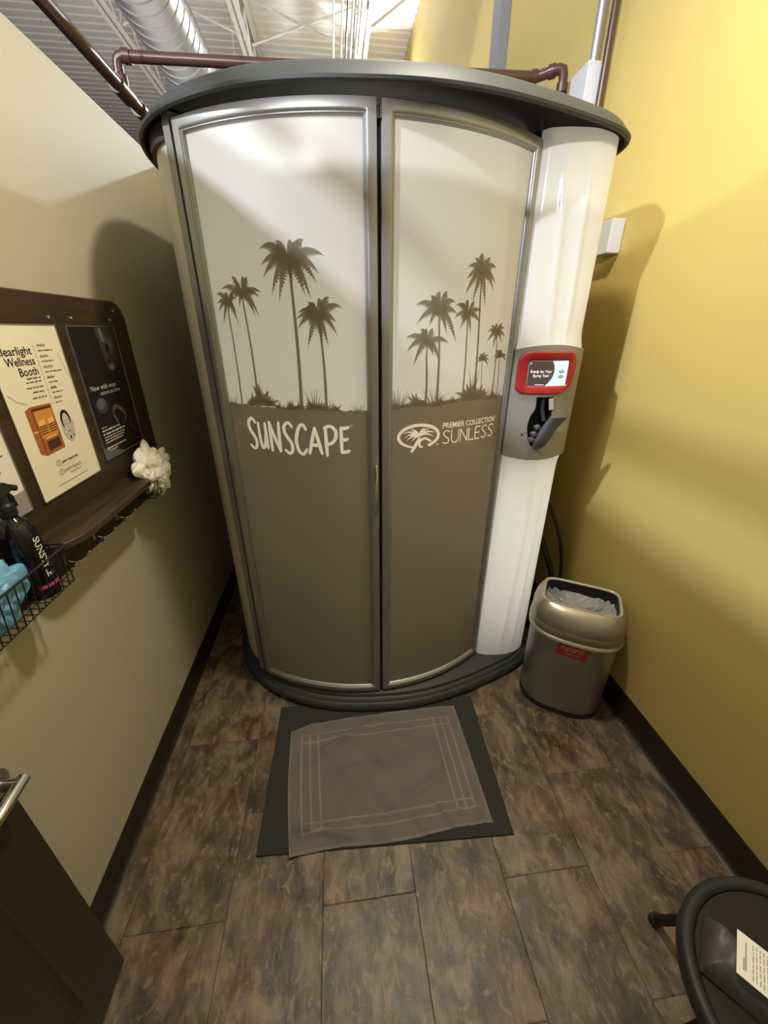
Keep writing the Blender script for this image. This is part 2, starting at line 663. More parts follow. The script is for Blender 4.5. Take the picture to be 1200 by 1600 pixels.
M_LETTER = mat('cream_lettering_added_glow', (0.80, 0.76, 0.68, 1), 0.35, emit=(1.0, 0.90, 0.70, 1), estr=0.26)  # added emission imitates booth light passing through the letters
M_WHITEPL = mat('glossy_white_plastic', (0.80, 0.79, 0.75, 1), 0.16, spec=0.6)
M_GREYPL = mat('warm_grey_plastic', (0.30, 0.285, 0.255, 1), 0.38)
M_RED = mat('red_plastic_bezel', (0.42, 0.022, 0.026, 1), 0.35)
M_BLACK = mat('black_void', (0.008, 0.008, 0.008, 1), 0.5)
M_GUN = mat('charcoal_spray_grip', (0.085, 0.085, 0.095, 1), 0.36)
M_SCRL = mat('screen_light_area', (0.02, 0.02, 0.02, 1), 0.2, emit=(0.78, 0.93, 1.0, 1), estr=1.0)
M_SCRD = mat('screen_brown_area', (0.02, 0.02, 0.02, 1), 0.2, emit=srgb(78, 62, 54), estr=1.0)
M_SCRT = mat('screen_white_text', (0.02, 0.02, 0.02, 1), 0.2, emit=(1, 1, 1, 1), estr=1.1)
M_SCRB = mat('screen_dark_blue', (0.02, 0.02, 0.02, 1), 0.2, emit=srgb(40, 62, 92), estr=1.0)
M_MAT = mat('dark_ribbed_carpet_mat', (0.046, 0.048, 0.042, 1), 0.95, spec=0.1, bump=(500, 0.9, 0.003), vary=(90, 0.25))
M_TOWEL = towel_material()
M_STEEL = mat('brushed_stainless_bin', (0.34, 0.312, 0.275, 1), 0.34, 0.65, bump=(60, 0.08, 0.0004, (30, 30, 0.6)))
M_LID = mat('champagne_plastic_lid', (0.33, 0.285, 0.215, 1), 0.30, 0.55)
M_LIDLIP = mat('pale_plastic_lid_rim', (0.52, 0.47, 0.38, 1), 0.26, 0.35)
M_BAG = mat('clear_bin_liner', (0.30, 0.30, 0.29, 1), 0.20, bump=(22, 0.9, 0.01, (1, 6, 1)))
M_STICK = mat('red_sticker', (0.36, 0.035, 0.030, 1), 0.4)
M_STICKT = mat('pale_sticker_print', (0.72, 0.42, 0.36, 1), 0.5)
M_WOOD = wood_material()
M_CHROME = mat('polished_chrome', (0.72, 0.71, 0.69, 1), 0.12, 1.0)
M_SCREW = mat('bright_screw_cap', (0.75, 0.74, 0.72, 1), 0.18, 1.0)
M_PCREAM = mat('cream_poster_paper', (0.90, 0.83, 0.64, 1), 0.42)
M_PWHITE = mat('white_poster_paper', (0.86, 0.82, 0.75, 1), 0.42)
M_PMAUVE = mat('mauve_poster_band', (0.36, 0.29, 0.31, 1), 0.42)
M_PBLACK = mat('black_poster_paper', (0.016, 0.015, 0.014, 1), 0.3)
M_INK = mat('black_ink', (0.016, 0.012, 0.010, 1), 0.5)
M_INK2 = mat('brown_ink', (0.20, 0.155, 0.10, 1), 0.5)
M_INKW = mat('white_ink', (0.62, 0.58, 0.55, 1), 0.5)
M_INKG = mat('mid_grey_ink', (0.120, 0.113, 0.105, 1), 0.5)
M_INKLG = mat('light_grey_ink', (0.30, 0.285, 0.27, 1), 0.5)
M_INKDG = mat('dark_grey_ink', (0.050, 0.047, 0.044, 1), 0.5)
M_OR1 = mat('orange_cedar_print', (0.42, 0.125, 0.035, 1), 0.5)
M_OR2 = mat('glowing_cedar_print', (0.72, 0.30, 0.06, 1), 0.5)
M_OR3 = mat('dark_cedar_print', (0.085, 0.030, 0.018, 1), 0.5)
M_OR4 = mat('bright_amber_print', (0.90, 0.55, 0.16, 1), 0.5)
M_SKIN = mat('pale_portrait_print', (0.62, 0.58, 0.50, 1), 0.5)
M_PINK = mat('pink_label_stripe', (0.62, 0.07, 0.20, 1), 0.4)
M_ACRYL = mat('acrylic_edge', (0.20, 0.185, 0.155, 1), 0.15)
M_WIRE = mat('black_coated_wire', (0.018, 0.017, 0.016, 1), 0.35)
M_BOTTLE = mat('glossy_black_bottle', (0.008, 0.008, 0.009, 1), 0.10)
M_TRIG = mat('black_sprayer_plastic', (0.014, 0.014, 0.014, 1), 0.35)
M_BLUE = mat('pale_blue_plastic_film', (0.17, 0.42, 0.66, 1), 0.35, bump=(35, 0.5, 0.006))
M_TISSUE = mat('white_tissue_paper', (0.84, 0.83, 0.74, 1), 0.8, bump=(45, 0.4, 0.004))
M_DOOR = mat('dark_brown_painted_door', (0.034, 0.024, 0.013, 1), 0.42)
M_DOORG = mat('dark_door_groove', (0.020, 0.014, 0.008, 1), 0.5)
M_NICKEL = mat('satin_nickel', (0.62, 0.60, 0.56, 1), 0.2, 1.0)
M_STOOL = mat('black_stool_vinyl', (0.012, 0.0115, 0.010, 1), 0.5, spec=0.3)
M_STOOLR = mat('charcoal_stool_rim', (0.026, 0.027, 0.025, 1), 0.5, spec=0.3)
M_POUCH = mat('dark_grey_satin_cloth', (0.075, 0.072, 0.072, 1), 0.5, bump=(30, 0.6, 0.006))
M_PAPER = mat('white_card', (0.90, 0.88, 0.80, 1), 0.6)
M_INKP = mat('faded_grey_print', (0.34, 0.32, 0.27, 1), 0.6)
M_JBOX = mat('pale_grey_box', (0.55, 0.56, 0.60, 1), 0.45)
M_HOSE = mat('black_rubber_hose', (0.012, 0.012, 0.012, 1), 0.4)

# ------------------------------------------------------------------ room shell
XL, XR, YB, YF = -0.82, 1.285, 2.62, -0.36
ZP, ZD = 2.44, 5.45
mb = MB(); mb.box(-1.2, 1.45, -2.6, 2.9, -0.12, 0.0); struct('floor', mb, M_FLOOR, smooth=None)
mb = MB(); mb.box(XL - 0.12, XL, YF - 0.12, YB, 0.0, ZP); struct('wall_left', mb, M_WALL_L, smooth=None)
mb = MB(); mb.box(XR, XR + 0.2, -3.0, 14.0, 0.0, ZD); struct('wall_right', mb, M_WALL_R, smooth=None)
mb = MB(); mb.box(XL - 0.12, XR, YB, YB + 0.12, 0.0, ZP); struct('wall_back', mb, M_WALL_L, smooth=None)
mb = MB()   # front wall with the doorway the photographer stands in
mb.box(0.26, XR, YF - 0.12, YF, 0.0, ZP)
mb.box(XL, -0.74, YF - 0.12, YF, 0.0, ZP)
mb.box(-0.74, 0.26, YF - 0.12, YF, 2.06, ZP)
struct('wall_front', mb, M_WALL_L, smooth=None)
mb = MB(); mb.box(-1.6, XR, -1.75, -1.63, 0.0, ZP); struct('wall_hall_light_blocker', mb, M_WALL_L, smooth=None)  # unseen partition added to keep front hall lamp light out of the doorway


def cove(name, p0, p1, n, h):
    p0, p1, n = Vector(p0), Vector(p1), Vector(n)
    prof = [(0.0, 0.0), (0.024, 0.0), (0.018, 0.003), (0.009, 0.012), (0.005, 0.026), (0.004, h - 0.006), (0.002, h), (0.0, h)]
    m = MB()
    m.loft([[p + n * a + Vector((0, 0, z)) for a, z in prof] for p in (p0, p1)], True, True, True)
    return struct(name, m, M_COVE)


cove('baseboard_left', (XL, YF, 0), (XL, YB, 0), (1, 0, 0), 0.102)
cove('baseboard_right', (XR, YF, 0), (XR, YB, 0), (-1, 0, 0), 0.135)
cove('baseboard_back', (XL + 0.005, YB, 0), (XR - 0.005, YB, 0), (0, -1, 0), 0.102)

# corrugated roof deck: ribs run across the room (along x)
mb = MB()
P = 0.152
prof = []
y = -4.0
while y < 15.0:
    prof += [(y, ZD), (y + 0.070, ZD), (y + 0.100, ZD + 0.014), (y + 0.122, ZD + 0.014)]
    y += P
rings = [[(x, py, pz) for py, pz in prof] for x in (-7.0, XR)]
mb.loft(rings, closed=False)
rings = [[(x, py, pz + 0.06) for py, pz in ((-4, ZD), (15, ZD))] for x in (-7.0, XR)]
mb.loft(rings, closed=False)
struct('ceiling', mb, M_DECK, smooth=None, fix=False)


def joist(xc, first):
    t = thing('bar_joist', (xc, 6.0, 4.9), first, 'ceiling beam')
    for name, z in (('bottom_chord', 4.92), ('top_chord', 5.40)):
        m = MB()
        for s in (-1, 1):
            a = xc + s * 0.012
            m.box(min(a, a + s * 0.05), max(a, a + s * 0.05), 2.0, 14.5, z - 0.004, z + 0.004)
            m.box(min(a, a + s * 0.006), max(a, a + s * 0.006), 2.0, 14.5, z, z + (0.045 if z < 5 else -0.045))
        obj(name, m, M_JOIST, t, smooth=None)
    m = MB()
    yy = 2.2
    while yy < 14:
        m.tube([(xc, yy, 4.93), (xc, yy + 0.34, 5.39)], 0.012, 8)
        m.tube([(xc, yy + 0.34, 5.39), (xc, yy + 0.68, 4.93)], 0.012, 8)
        yy += 0.68
    obj('web', m, M_JOIST, t)
    return t


joist(-2.36, 'white steel roof joist left of the round duct')
joist(-0.92, 'white steel roof joist right of the round duct')
joist(0.55, 'white steel roof joist beside the bundle of ceiling conduits')

# conduits running under the deck next to the right-hand joist
conduit_labels = ['thin white ceiling conduit at the left edge of the bundle',
                  'white ceiling conduit second from left in the bundle',
                  'dark ceiling cable between the white conduits',
                  'white ceiling conduit right of the dark cable',
                  'white ceiling conduit closest to the right-hand roof joist']
for (x, z, r, m_, lb) in ((0.17, 4.86, 0.012, M_JOIST, 0), (0.27, 4.86, 0.014, M_JOIST, 1), (0.325, 4.84, 0.011, M_HOSE, 2), (0.385, 4.86, 0.014, M_JOIST, 3), (0.45, 4.86, 0.017, M_JOIST, 4)):
    m = MB()
    m.tube([(x, 2.0, z), (x, 14.0, z)], r, 10)
    tag(obj('ceiling_cable' if lb == 2 else 'ceiling_conduit', m, m_), conduit_labels[lb], 'cable' if lb == 2 else 'conduit', 'conduits under the roof deck')

# bridging rods between joists
for i, (x0, x1, yy, lb) in enumerate(((-2.36, -0.92, 6.9, 'diagonal white brace between the two joists by the round duct'), (-0.92, 0.55, 7.1, 'diagonal white brace between duct-side joist and conduit bundle'))):
    m = MB()
    m.tube([(x0 + 0.075, yy, 4.95), (x1 - 0.075, yy, 5.36)], 0.014, 8)
    m.tube([(x0 + 0.075, yy, 5.36), (x1 - 0.075, yy, 4.95)], 0.014, 8)
    tag(obj('joist_brace', m, M_JOIST), lb, 'ceiling brace')
m = MB()
m.tube([(0.63, 6.6, 4.95), (XR - 0.005, 6.6, 5.36)], 0.014, 8)
tag(obj('joist_brace', m, M_JOIST), 'diagonal white brace between conduit bundle and yellow wall', 'ceiling brace')

# spiral duct
t = thing('spiral_duct', (-1.43, 6.0, 4.03), 'round silver spiral duct running under the roof deck', 'duct')
m = MB()
R0 = 0.27
prof = []
yy = 1.6
while yy < 14.0:
    prof += [(yy, R0), (yy + 0.118, R0), (yy + 0.124, R0 + 0.007), (yy + 0.136, R0 + 0.007), (yy + 0.142, R0)]
    yy += 0.145
n = 36
rings = []
for (py, r) in prof:
    rings.append([(-1.43 + r * math.cos(2 * PI * k / n), py + 0.10 * k / n, 4.30 + r * math.sin(2 * PI * k / n)) for k in range(n)])
m.loft(rings, True, True, True)
obj('duct_shell', m, M_DUCT, t, smooth=25)
for yy in (4.4, 7.6):
    m = MB()
    for s in (-1, 1):
        m.box(-1.43 + s * 0.285 - 0.002, -1.43 + s * 0.285 + 0.002, yy - 0.015, yy + 0.015, 4.30, ZD)
    m.box(-1.715, -1.145, yy - 0.015, yy + 0.015, 4.005, 4.009)
    obj('hanger_strap', m, M_JOIST, t, smooth=None)


# ------------------------------------------------------------------ tanning booth
CX, CY, RD = 0.125, 2.29, 0.93


def cyl(s, z, r=RD):
    """door surface: s = arc length at radius 0.921, z = height"""
    th = s / 0.921
    return (CX + r * math.sin(th), CY - r * math.cos(th), z)


BASE = [(-0.625, 2.52), (-0.640, 2.25), (-0.638, 2.00), (-0.622, 1.84), (-0.582, 1.705), (-0.50, 1.572), (-0.388, 1.468), (-0.22, 1.372), (-0.04, 1.322), (0.144, 1.303),
        (0.30, 1.303), (0.46, 1.326), (0.63, 1.374), (0.80, 1.436), (0.91, 1.486), (0.985, 1.55), (1.02, 1.65), (1.03, 1.85), (1.03, 2.2), (1.02, 2.52)]
OUT = catmull(BASE, 7)
OUT = OUT[::-1]        # runs from back right, round the front, to back left -> close along the back


def inset(poly, d):
    n_ = len(poly)
    res = []
    for i in range(n_):
        a, b, c = Vector(poly[i - 1]), Vector(poly[i]), Vector(poly[(i + 1) % n_])
        e1, e2 = (b - a).normalized(), (c - b).normalized()
        n1, n2 = Vector((e1.y, -e1.x)), Vector((e2.y, -e2.x))
        nn = (n1 + n2)
        nn = nn / max(nn.length_squared / 2, 0.5)
        q = b + nn * d
        res.append((q.x, q.y))
    return res


_area = sum(OUT[i - 1][0] * OUT[i][1] - OUT[i][0] * OUT[i - 1][1] for i in range(len(OUT)))
INS = 1.0 if _area < 0 else -1.0


def ring(d, z):
    return [(x, y, z) for x, y in inset(OUT, INS * d)]


booth = thing('tanning_booth', (0.2, 1.9, 0.0), 'tall round-fronted spray tan booth with palm tree print on its double doors', 'booth')

# base
mb = MB()
mb.loft([ring(0.012, 0.0085), ring(0.002, 0.014), ring(0.0, 0.022), ring(0.006, 0.040), ring(0.014, 0.047), ring(0.020, 0.049), ring(0.026, 0.060), ring(0.034, 0.064),
         ring(0.040, 0.065), ring(0.044, 0.078), ring(0.050, 0.082), ring(0.20, 0.083)], True, True, True)
obj('base', mb, M_BLACKPL, booth)
# canopy
mb = MB()
mb.loft([ring(0.20, 2.262), ring(0.060, 2.262), ring(0.030, 2.258), ring(0.014, 2.246), ring(0.006, 2.243), ring(0.0, 2.247), ring(-0.001, 2.254), ring(0.006, 2.262), ring(0.030, 2.290),
         ring(0.040, 2.298), ring(0.052, 2.302), ring(0.20, 2.312), ring(0.35, 2.316)], True, True, True)
for fi in range(3 * len(OUT)):     # underside faces take the darker copy, shade put into colour
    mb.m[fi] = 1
obj('canopy', mb, [M_BLACKPL, M_UNDER], booth)


def door(s0, s1, pane, label):
    z0, z1 = 0.092, 2.237

    def rect(d, r):
        pts = []
        a0, a1, b0, b1 = s0 + d, s1 - d, z0 + d, z1 - d
        N = 28
        for i in range(N):
            pts.append(cyl(a0 + (a1 - a0) * i / N, b0, r))
        for i in range(6):
            pts.append(cyl(a1, b0 + (b1 - b0) * i / 6, r))
        for i in range(N):
            pts.append(cyl(a1 + (a0 - a1) * i / N, b1, r))
        for i in range(6):
            pts.append(cyl(a0, b1 + (b0 - b1) * i / 6, r))
        return pts
    m = MB()
    m.loft([rect(0.0, RD - 0.035), rect(0.0, RD + 0.001), rect(0.002, RD + 0.004), rect(0.024, RD + 0.007), rect(0.027, RD + 0.006), rect(0.030, RD + 0.003), rect(0.031, RD + 0.001),
            rect(0.033, RD + 0.001), rect(0.036, RD - 0.002), rect(0.0375, RD - 0.006), rect(0.038, RD - 0.013), rect(0.038, RD - 0.035)], True)
    f = obj('door', m, M_ALU, booth, smooth=28)
    f['label'] = label
    m = MB()
    a0, a1 = s0 + 0.036, s1 - 0.036
    m.grid(lambda u, v: cyl(a0 + (a1 - a0) * u, z0 + 0.034 + (z1 - z0 - 0.068) * v, RD - 0.009), 28, 8)
    obj('pane', m, M_PANE, f, fix=False)
    return f, a0, a1


DL, la0, la1 = door(-0.588, 0.016, None, 'left door with the palms and lettering')
DR, ra0, ra1 = door(0.027, 0.602, None, 'right door with the palms and round emblem')
RP = RD - 0.008      # print film
RT = RD - 0.0072     # lettering


def pr(a, b):
    return cyl(a, b, RP)


def tx(a, b):
    return cyl(a, b, RT)


def frond(m, c, tip, wd, rnd, size):
    """one arching feathery leaf from crown centre c to its tip, with hanging saw-toothed leaflets"""
    dx, dy = tip[0] - c[0], tip[1] - c[1]
    n_ = 34
    side = abs(dx) / (math.hypot(dx, dy) + 1e-6)
    ctl = (c[0] + dx * 0.50, max(c[1], tip[1]) + size * 0.42 * side * (1.0 if dy < size * 0.5 else 0.35))
    pts, ws = [], []
    for i in range(n_ + 1):
        t_ = i / n_
        pts.append(((1 - t_) ** 2 * c[0] + 2 * t_ * (1 - t_) * ctl[0] + t_ * t_ * tip[0], (1 - t_) ** 2 * c[1] + 2 * t_ * (1 - t_) * ctl[1] + t_ * t_ * tip[1]))
        base = wd * (0.55 + 0.75 * math.sin(PI * min(1, t_ * 0.85 + 0.08))) * (1 - t_ ** 3)
        long_ = base * ((1.30 if i % 2 else 0.42) + 0.3 * rnd.random())     # leaflets on the hanging side
        short = base * (0.34 if i % 2 else 0.22)
        ws.append((short, long_) if dx >= 0 else (long_, short))
    m.ribbon(pts, ws, pr)


def palm(m, c, ttop, tbot, tips, rnd):
    size = sum(math.hypot(t_[0] - c[0], t_[1] - c[1]) for t_ in tips) / len(tips)
    for t_ in tips:
        frond(m, c, t_, size * 0.17, rnd, size)
    for k in range(4):     # short inner leaves that thicken the crown
        a = rnd.uniform(0, 2 * PI)
        frond(m, c, (c[0] + size * 0.6 * math.cos(a), c[1] + size * 0.6 * math.sin(a)), size * 0.16, rnd, size)
    m.disc((c[0], c[1]), size * 0.20, size * 0.19, pr, 0, 14)
    w0, w1 = size * 0.085, size * 0.135
    n_ = 14
    pts, ws = [], []
    for i in range(n_ + 1):
        q = i / n_
        a = c if i == 0 else (ttop[0] + (tbot[0] - ttop[0]) * (i - 1) / (n_ - 1) + math.sin(PI * q) * 0.004, ttop[1] + (tbot[1] - ttop[1]) * (i - 1) / (n_ - 1))
        pts.append(a)
        ws.append(w0 + (w1 - w0) * q)
    m.ribbon(pts, ws, pr)


def blade(m, x, z, h, lean, wd):
    pts = [(x + lean * (i / 8) ** 1.6, z - 0.008 + h * (i / 8)) for i in range(9)]
    m.ribbon(pts, [wd * (1 - (i / 8) ** 1.5) + 0.0003 for i in range(9)], pr)


def bush(m, x, z, r, rnd, nb=9):
    for k in range(nb):
        a = PI * (0.08 + 0.84 * k / (nb - 1))
        L = r * rnd.uniform(0.55, 1.15)
        pts = [(x + math.cos(a) * L * q, z - 0.006 + math.sin(a) * L * q - 0.25 * L * q * q * abs(math.cos(a))) for q in [i / 7 for i in range(8)]]
        m.ribbon(pts, [r * 0.20 * math.sin(PI * min(1, 0.15 + 0.85 * i / 7)) + 0.0004 for i in range(8)], pr)
    m.disc((x, z), r * 0.32, r * 0.2, pr, 0, 12)


PL = [
 ((-0.251,1.878),(-0.250,1.811),(-0.250,1.44),[(-0.343,1.909),(-0.343,1.868),(-0.340,1.834),(-0.317,1.786),(-0.294,1.768),(-0.288,1.927),(-0.240,1.930),(-0.199,1.929),(-0.142,1.889),(-0.160,1.842),(-0.169,1.819),(-0.190,1.776),(-0.207,1.785)]),
 ((-0.422,1.793),(-0.423,1.757),(-0.414,1.48),[(-0.503,1.809),(-0.456,1.842),(-0.410,1.843),(-0.393,1.838),(-0.351,1.796),(-0.359,1.782),(-0.368,1.726),(-0.382,1.728),(-0.441,1.757),(-0.478,1.785)]),
 ((-0.481,1.769),(-0.489,1.734),(-0.488,1.43),[(-0.528,1.793),(-0.531,1.768),(-0.530,1.742),(-0.516,1.706),(-0.451,1.705),(-0.455,1.739),(-0.456,1.798)]),
 ((-0.171,1.727),(-0.168,1.682),(-0.163,1.435),[(-0.237,1.737),(-0.244,1.719),(-0.241,1.691),(-0.212,1.634),(-0.203,1.767),(-0.164,1.780),(-0.132,1.782),(-0.094,1.752),(-0.114,1.709),(-0.113,1.672),(-0.143,1.639),(-0.161,1.644)])]
PRT = [
 ((0.380,1.856),(0.380,1.798),(0.394,1.455),[(0.318,1.871),(0.316,1.837),(0.316,1.792),(0.348,1.767),(0.372,1.915),(0.412,1.903),(0.443,1.876),(0.445,1.831),(0.442,1.805),(0.407,1.760),(0.344,1.898)]),
 ((0.221,1.744),(0.224,1.693),(0.230,1.45),[(0.139,1.761),(0.144,1.706),(0.187,1.788),(0.219,1.801),(0.248,1.802),(0.281,1.770),(0.292,1.736),(0.295,1.646),(0.255,1.676),(0.187,1.702)]),
 ((0.184,1.654),(0.182,1.601),(0.186,1.445),[(0.108,1.665),(0.112,1.624),(0.136,1.577),(0.157,1.687),(0.266,1.649),(0.237,1.581),(0.208,1.609),(0.203,1.693)]),
 ((0.334,1.737),(0.334,1.702),(0.338,1.45),[(0.281,1.762),(0.279,1.723),(0.306,1.689),(0.300,1.770),(0.326,1.782),(0.360,1.776),(0.393,1.747),(0.392,1.707),(0.353,1.675)]),
 ((0.480,1.679),(0.488,1.636),(0.490,1.455),[(0.430,1.684),(0.432,1.647),(0.445,1.703),(0.474,1.712),(0.507,1.710),(0.523,1.693),(0.534,1.664),(0.516,1.645),(0.466,1.627)]),
 ((0.422,1.594),(0.419,1.565),(0.423,1.47),[(0.390,1.595),(0.389,1.576),(0.401,1.612),(0.422,1.618),(0.450,1.603),(0.458,1.583),(0.453,1.563)]),
 ((0.512,1.601),(0.513,1.576),(0.521,1.455),[(0.475,1.597),(0.484,1.617),(0.517,1.621),(0.559,1.599),(0.559,1.579),(0.483,1.577)])]


def printed(doorobj, a0, a1, gz, palms, seed, bushes, blades):
    rnd = random.Random(seed)
    m = MB()
    nu = 90
    tops = [gz(a0 + (a1 - a0) * i / nu) + rnd.choice((0, 0, 0.002, -0.002, 0.006)) * (1 if 0 < i < nu else 0) for i in range(nu + 1)]
    zb = 0.092 + 0.035

    def fn(u, v):
        i = int(round(u * nu))
        return pr(a0 + (a1 - a0) * u, zb + (tops[i] - zb) * v)
    m.grid(fn, nu, 10)
    for p in palms:
        palm(m, *p, rnd)
    for (x, z, r) in bushes:
        bush(m, x, z, r, rnd)
    for (x, z, h, n_) in blades:
        for k in range(n_):
            q = (k - (n_ - 1) / 2)
            blade(m, x + q * 0.0045, z, h * rnd.uniform(0.6, 1.05), q * 0.008 + rnd.uniform(-0.004, 0.004), 0.0042)
    return obj('palm_print', m, M_PRINT, doorobj, smooth=None, fix=False)


printed(DL, la0 + 0.001, la1 - 0.001, lambda s: 1.446 - 0.010 * (s + 0.55) / 0.55, PL, 3,
        [(-0.405, 1.462, 0.062), (-0.437, 1.452, 0.045), (-0.375, 1.455, 0.05), (-0.215, 1.448, 0.04), (-0.178, 1.446, 0.034), (-0.260, 1.446, 0.03), (-0.13, 1.442, 0.028), (-0.335, 1.446, 0.022), (-0.29, 1.446, 0.03)],
        [(-0.525, 1.445, 0.045, 5), (-0.205, 1.445, 0.075, 6), (-0.055, 1.436, 0.042, 5), (-0.31, 1.444, 0.03, 5), (-0.02, 1.436, 0.018, 5), (-0.15, 1.44, 0.05, 3), (-0.41, 1.49, 0.05, 5)])
printed(DR, ra0 + 0.001, ra1 - 0.001, lambda s: 1.452 + 0.006 * (s / 0.5) + 0.004 * math.sin(s * 30), PRT, 5,
        [(0.150, 1.456, 0.045), (0.175, 1.452, 0.04), (0.375, 1.462, 0.075), (0.415, 1.462, 0.058), (0.440, 1.462, 0.04), (0.36, 1.46, 0.04), (0.30, 1.457, 0.024), (0.245, 1.454, 0.03), (0.50, 1.456, 0.03), (0.115, 1.45, 0.02)],
        [(0.085, 1.448, 0.075, 9), (0.222, 1.45, 0.07, 9), (0.27, 1.455, 0.03, 5), (0.475, 1.456, 0.06, 7), (0.52, 1.455, 0.045, 6), (0.385, 1.48, 0.10, 6)])


# brushed lettering on the left door
def stroke(m, pts, w0, fn=tx, n_=10):
    p = catmull(pts, n_)
    k = len(p)
    m.ribbon(p, [w0 * (0.82 + 0.25 * math.sin(PI * i / (k - 1))) for i in range(k)], fn, round_ends=True)


m = MB()
W = 0.0120
hi, lo = 1.393, 1.289


def LT(strokes, x0, x1, z0, z1, w_=W):
    for s_ in strokes:
        stroke(m, [(x0 + (x1 - x0) * a, z0 + (z1 - z0) * b) for a, b in s_], w_)


S_ = [[(0.95, 0.88), (0.62, 1.0), (0.20, 0.90), (0.18, 0.70), (0.45, 0.52), (0.80, 0.33), (0.82, 0.10), (0.50, 0.0), (0.10, 0.10)]]
U_ = [[(0.05, 0.98), (0.10, 0.40), (0.30, 0.04), (0.62, 0.10), (0.86, 0.50), (0.92, 0.98)], [(0.90, 0.98), (0.93, 0.5), (1.0, 0.02)]]
N_ = [[(0.10, 0.0), (0.08, 0.5), (0.05, 1.0)], [(0.05, 1.0), (0.45, 0.5), (0.92, 0.0)], [(0.92, 0.0), (0.92, 0.5), (0.96, 1.0)]]
C_ = [[(0.95, 0.84), (0.72, 0.99), (0.35, 0.88), (0.08, 0.48), (0.22, 0.12), (0.58, 0.0), (0.92, 0.16)]]
A_ = [[(0.05, 0.0), (0.28, 0.52), (0.52, 1.0)], [(0.52, 1.0), (0.74, 0.5), (0.95, 0.0)], [(0.20, 0.34), (0.5, 0.33), (0.86, 0.35)]]
P_ = [[(0.14, 0.0), (0.12, 0.5), (0.10, 0.97)], [(0.02, 0.93), (0.45, 1.0), (0.86, 0.86), (0.86, 0.60), (0.52, 0.42), (0.14, 0.40)]]
E_ = [[(0.10, 0.98), (0.10, 0.5), (0.10, 0.02)], [(0.10, 0.98), (0.5, 0.96), (0.92, 1.0)], [(0.10, 0.52), (0.45, 0.52), (0.80, 0.55)], [(0.10, 0.02), (0.5, 0.03), (0.96, 0.08)]]
LT(S_, -0.476, -0.439, 1.288, 1.399)
LT(U_, -0.430, -0.397, 1.292, 1.386)
LT(N_, -0.384, -0.343, 1.286, 1.390)
LT(S_, -0.330, -0.292, 1.280, 1.392)
LT(C_, -0.284, -0.240, 1.280, 1.388)
LT(A_, -0.236, -0.186, 1.284, 1.376)
LT(P_, -0.176, -0.130, 1.278, 1.384)
LT(E_, -0.119, -0.088, 1.288, 1.380)
put_text(m, 'TM', -0.088, 1.381, 0.0095, tx)
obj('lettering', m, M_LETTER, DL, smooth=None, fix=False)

# right door: round palm emblem and two lines of lettering
m = MB()


def shear_z(s):
    return 0.0 * s


ec = (0.167, 1.338)
ell = []
for k in range(61):
    a = math.radians(-58 + k * (360 - 42) / 60.0)
    ell.append((ec[0] + 0.078 * math.cos(a), ec[1] + 0.041 * math.sin(a)))
m.ribbon(ell, [0.0115 if k < 50 else 0.0115 - (k - 50) * 0.0006 for k in range(61)], tx, round_ends=True)
stroke(m, [(0.168, 1.330), (0.158, 1.312), (0.150, 1.298), (0.140, 1.284)], 0.0125)
stroke(m, [(0.214, 1.318), (0.190, 1.329), (0.172, 1.320), (0.170, 1.303), (0.180, 1.298)], 0.0085)


def leaf(c, tip, wd):
    n_ = 9
    dx, dy = tip[0] - c[0], tip[1] - c[1]
    L = math.hypot(dx, dy)
    p = [(c[0] + dx * i / n_, c[1] + dy * i / n_ + 0.14 * L * math.sin(PI * i / n_)) for i in range(n_ + 1)]
    m.ribbon(p, [wd * (1 - (i / n_) ** 1.6) * (1.0 if i % 2 else 0.62) + 0.0006 for i in range(n_ + 1)], tx)


for tip in ((0.104, 1.352), (0.110, 1.336), (0.118, 1.325), (0.134, 1.366), (0.232, 1.348), (0.226, 1.333), (0.208, 1.364), (0.190, 1.369), (0.140, 1.322)):
    leaf((0.166, 1.341), tip, 0.011)
m.disc((0.243, 1.303), 0.003, 0.003, tx)
put_text(m, 'PREMIER COLLECTION', 0.262, 1.360, 0.0285, tx, width=0.262, bold=0.018)
put_text(m, 'TM', 0.526, 1.376, 0.006, tx)
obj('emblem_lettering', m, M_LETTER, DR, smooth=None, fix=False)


def thin_line(segs, x0, x1, z0, z1, wd):
    for s_ in segs:
        stroke(m, [(x0 + (x1 - x0) * a, z0 + (z1 - z0) * b) for a, b in s_], wd, n_=8)


U2 = [[(0.06, 1.0), (0.06, 0.35), (0.25, 0.04), (0.5, 0.0), (0.75, 0.04), (0.94, 0.35), (0.94, 1.0)]]
N2 = [[(0.06, 0.0), (0.06, 1.0)], [(0.06, 1.0), (0.94, 0.0)], [(0.94, 0.0), (0.94, 1.0)]]
L2 = [[(0.08, 1.0), (0.08, 0.0)], [(0.08, 0.0), (0.95, 0.0)]]
E2 = [[(0.08, 1.0), (0.08, 0.0)], [(0.08, 1.0), (0.95, 1.0)], [(0.08, 0.52), (0.85, 0.52)], [(0.08, 0.0), (0.95, 0.0)]]
m = MB()
x = 0.262
for seg, wd_ in ((S_, 0.034), (U2, 0.036), (N2, 0.037), (L2, 0.028), (E2, 0.029), (S_, 0.034), (S_, 0.034)):
    thin_line(seg, x, x + wd_, 1.302, 1.350, 0.0046)
    x += wd_ + 0.0048
obj('lettering', m, M_LETTER, DR, smooth=None, fix=False)

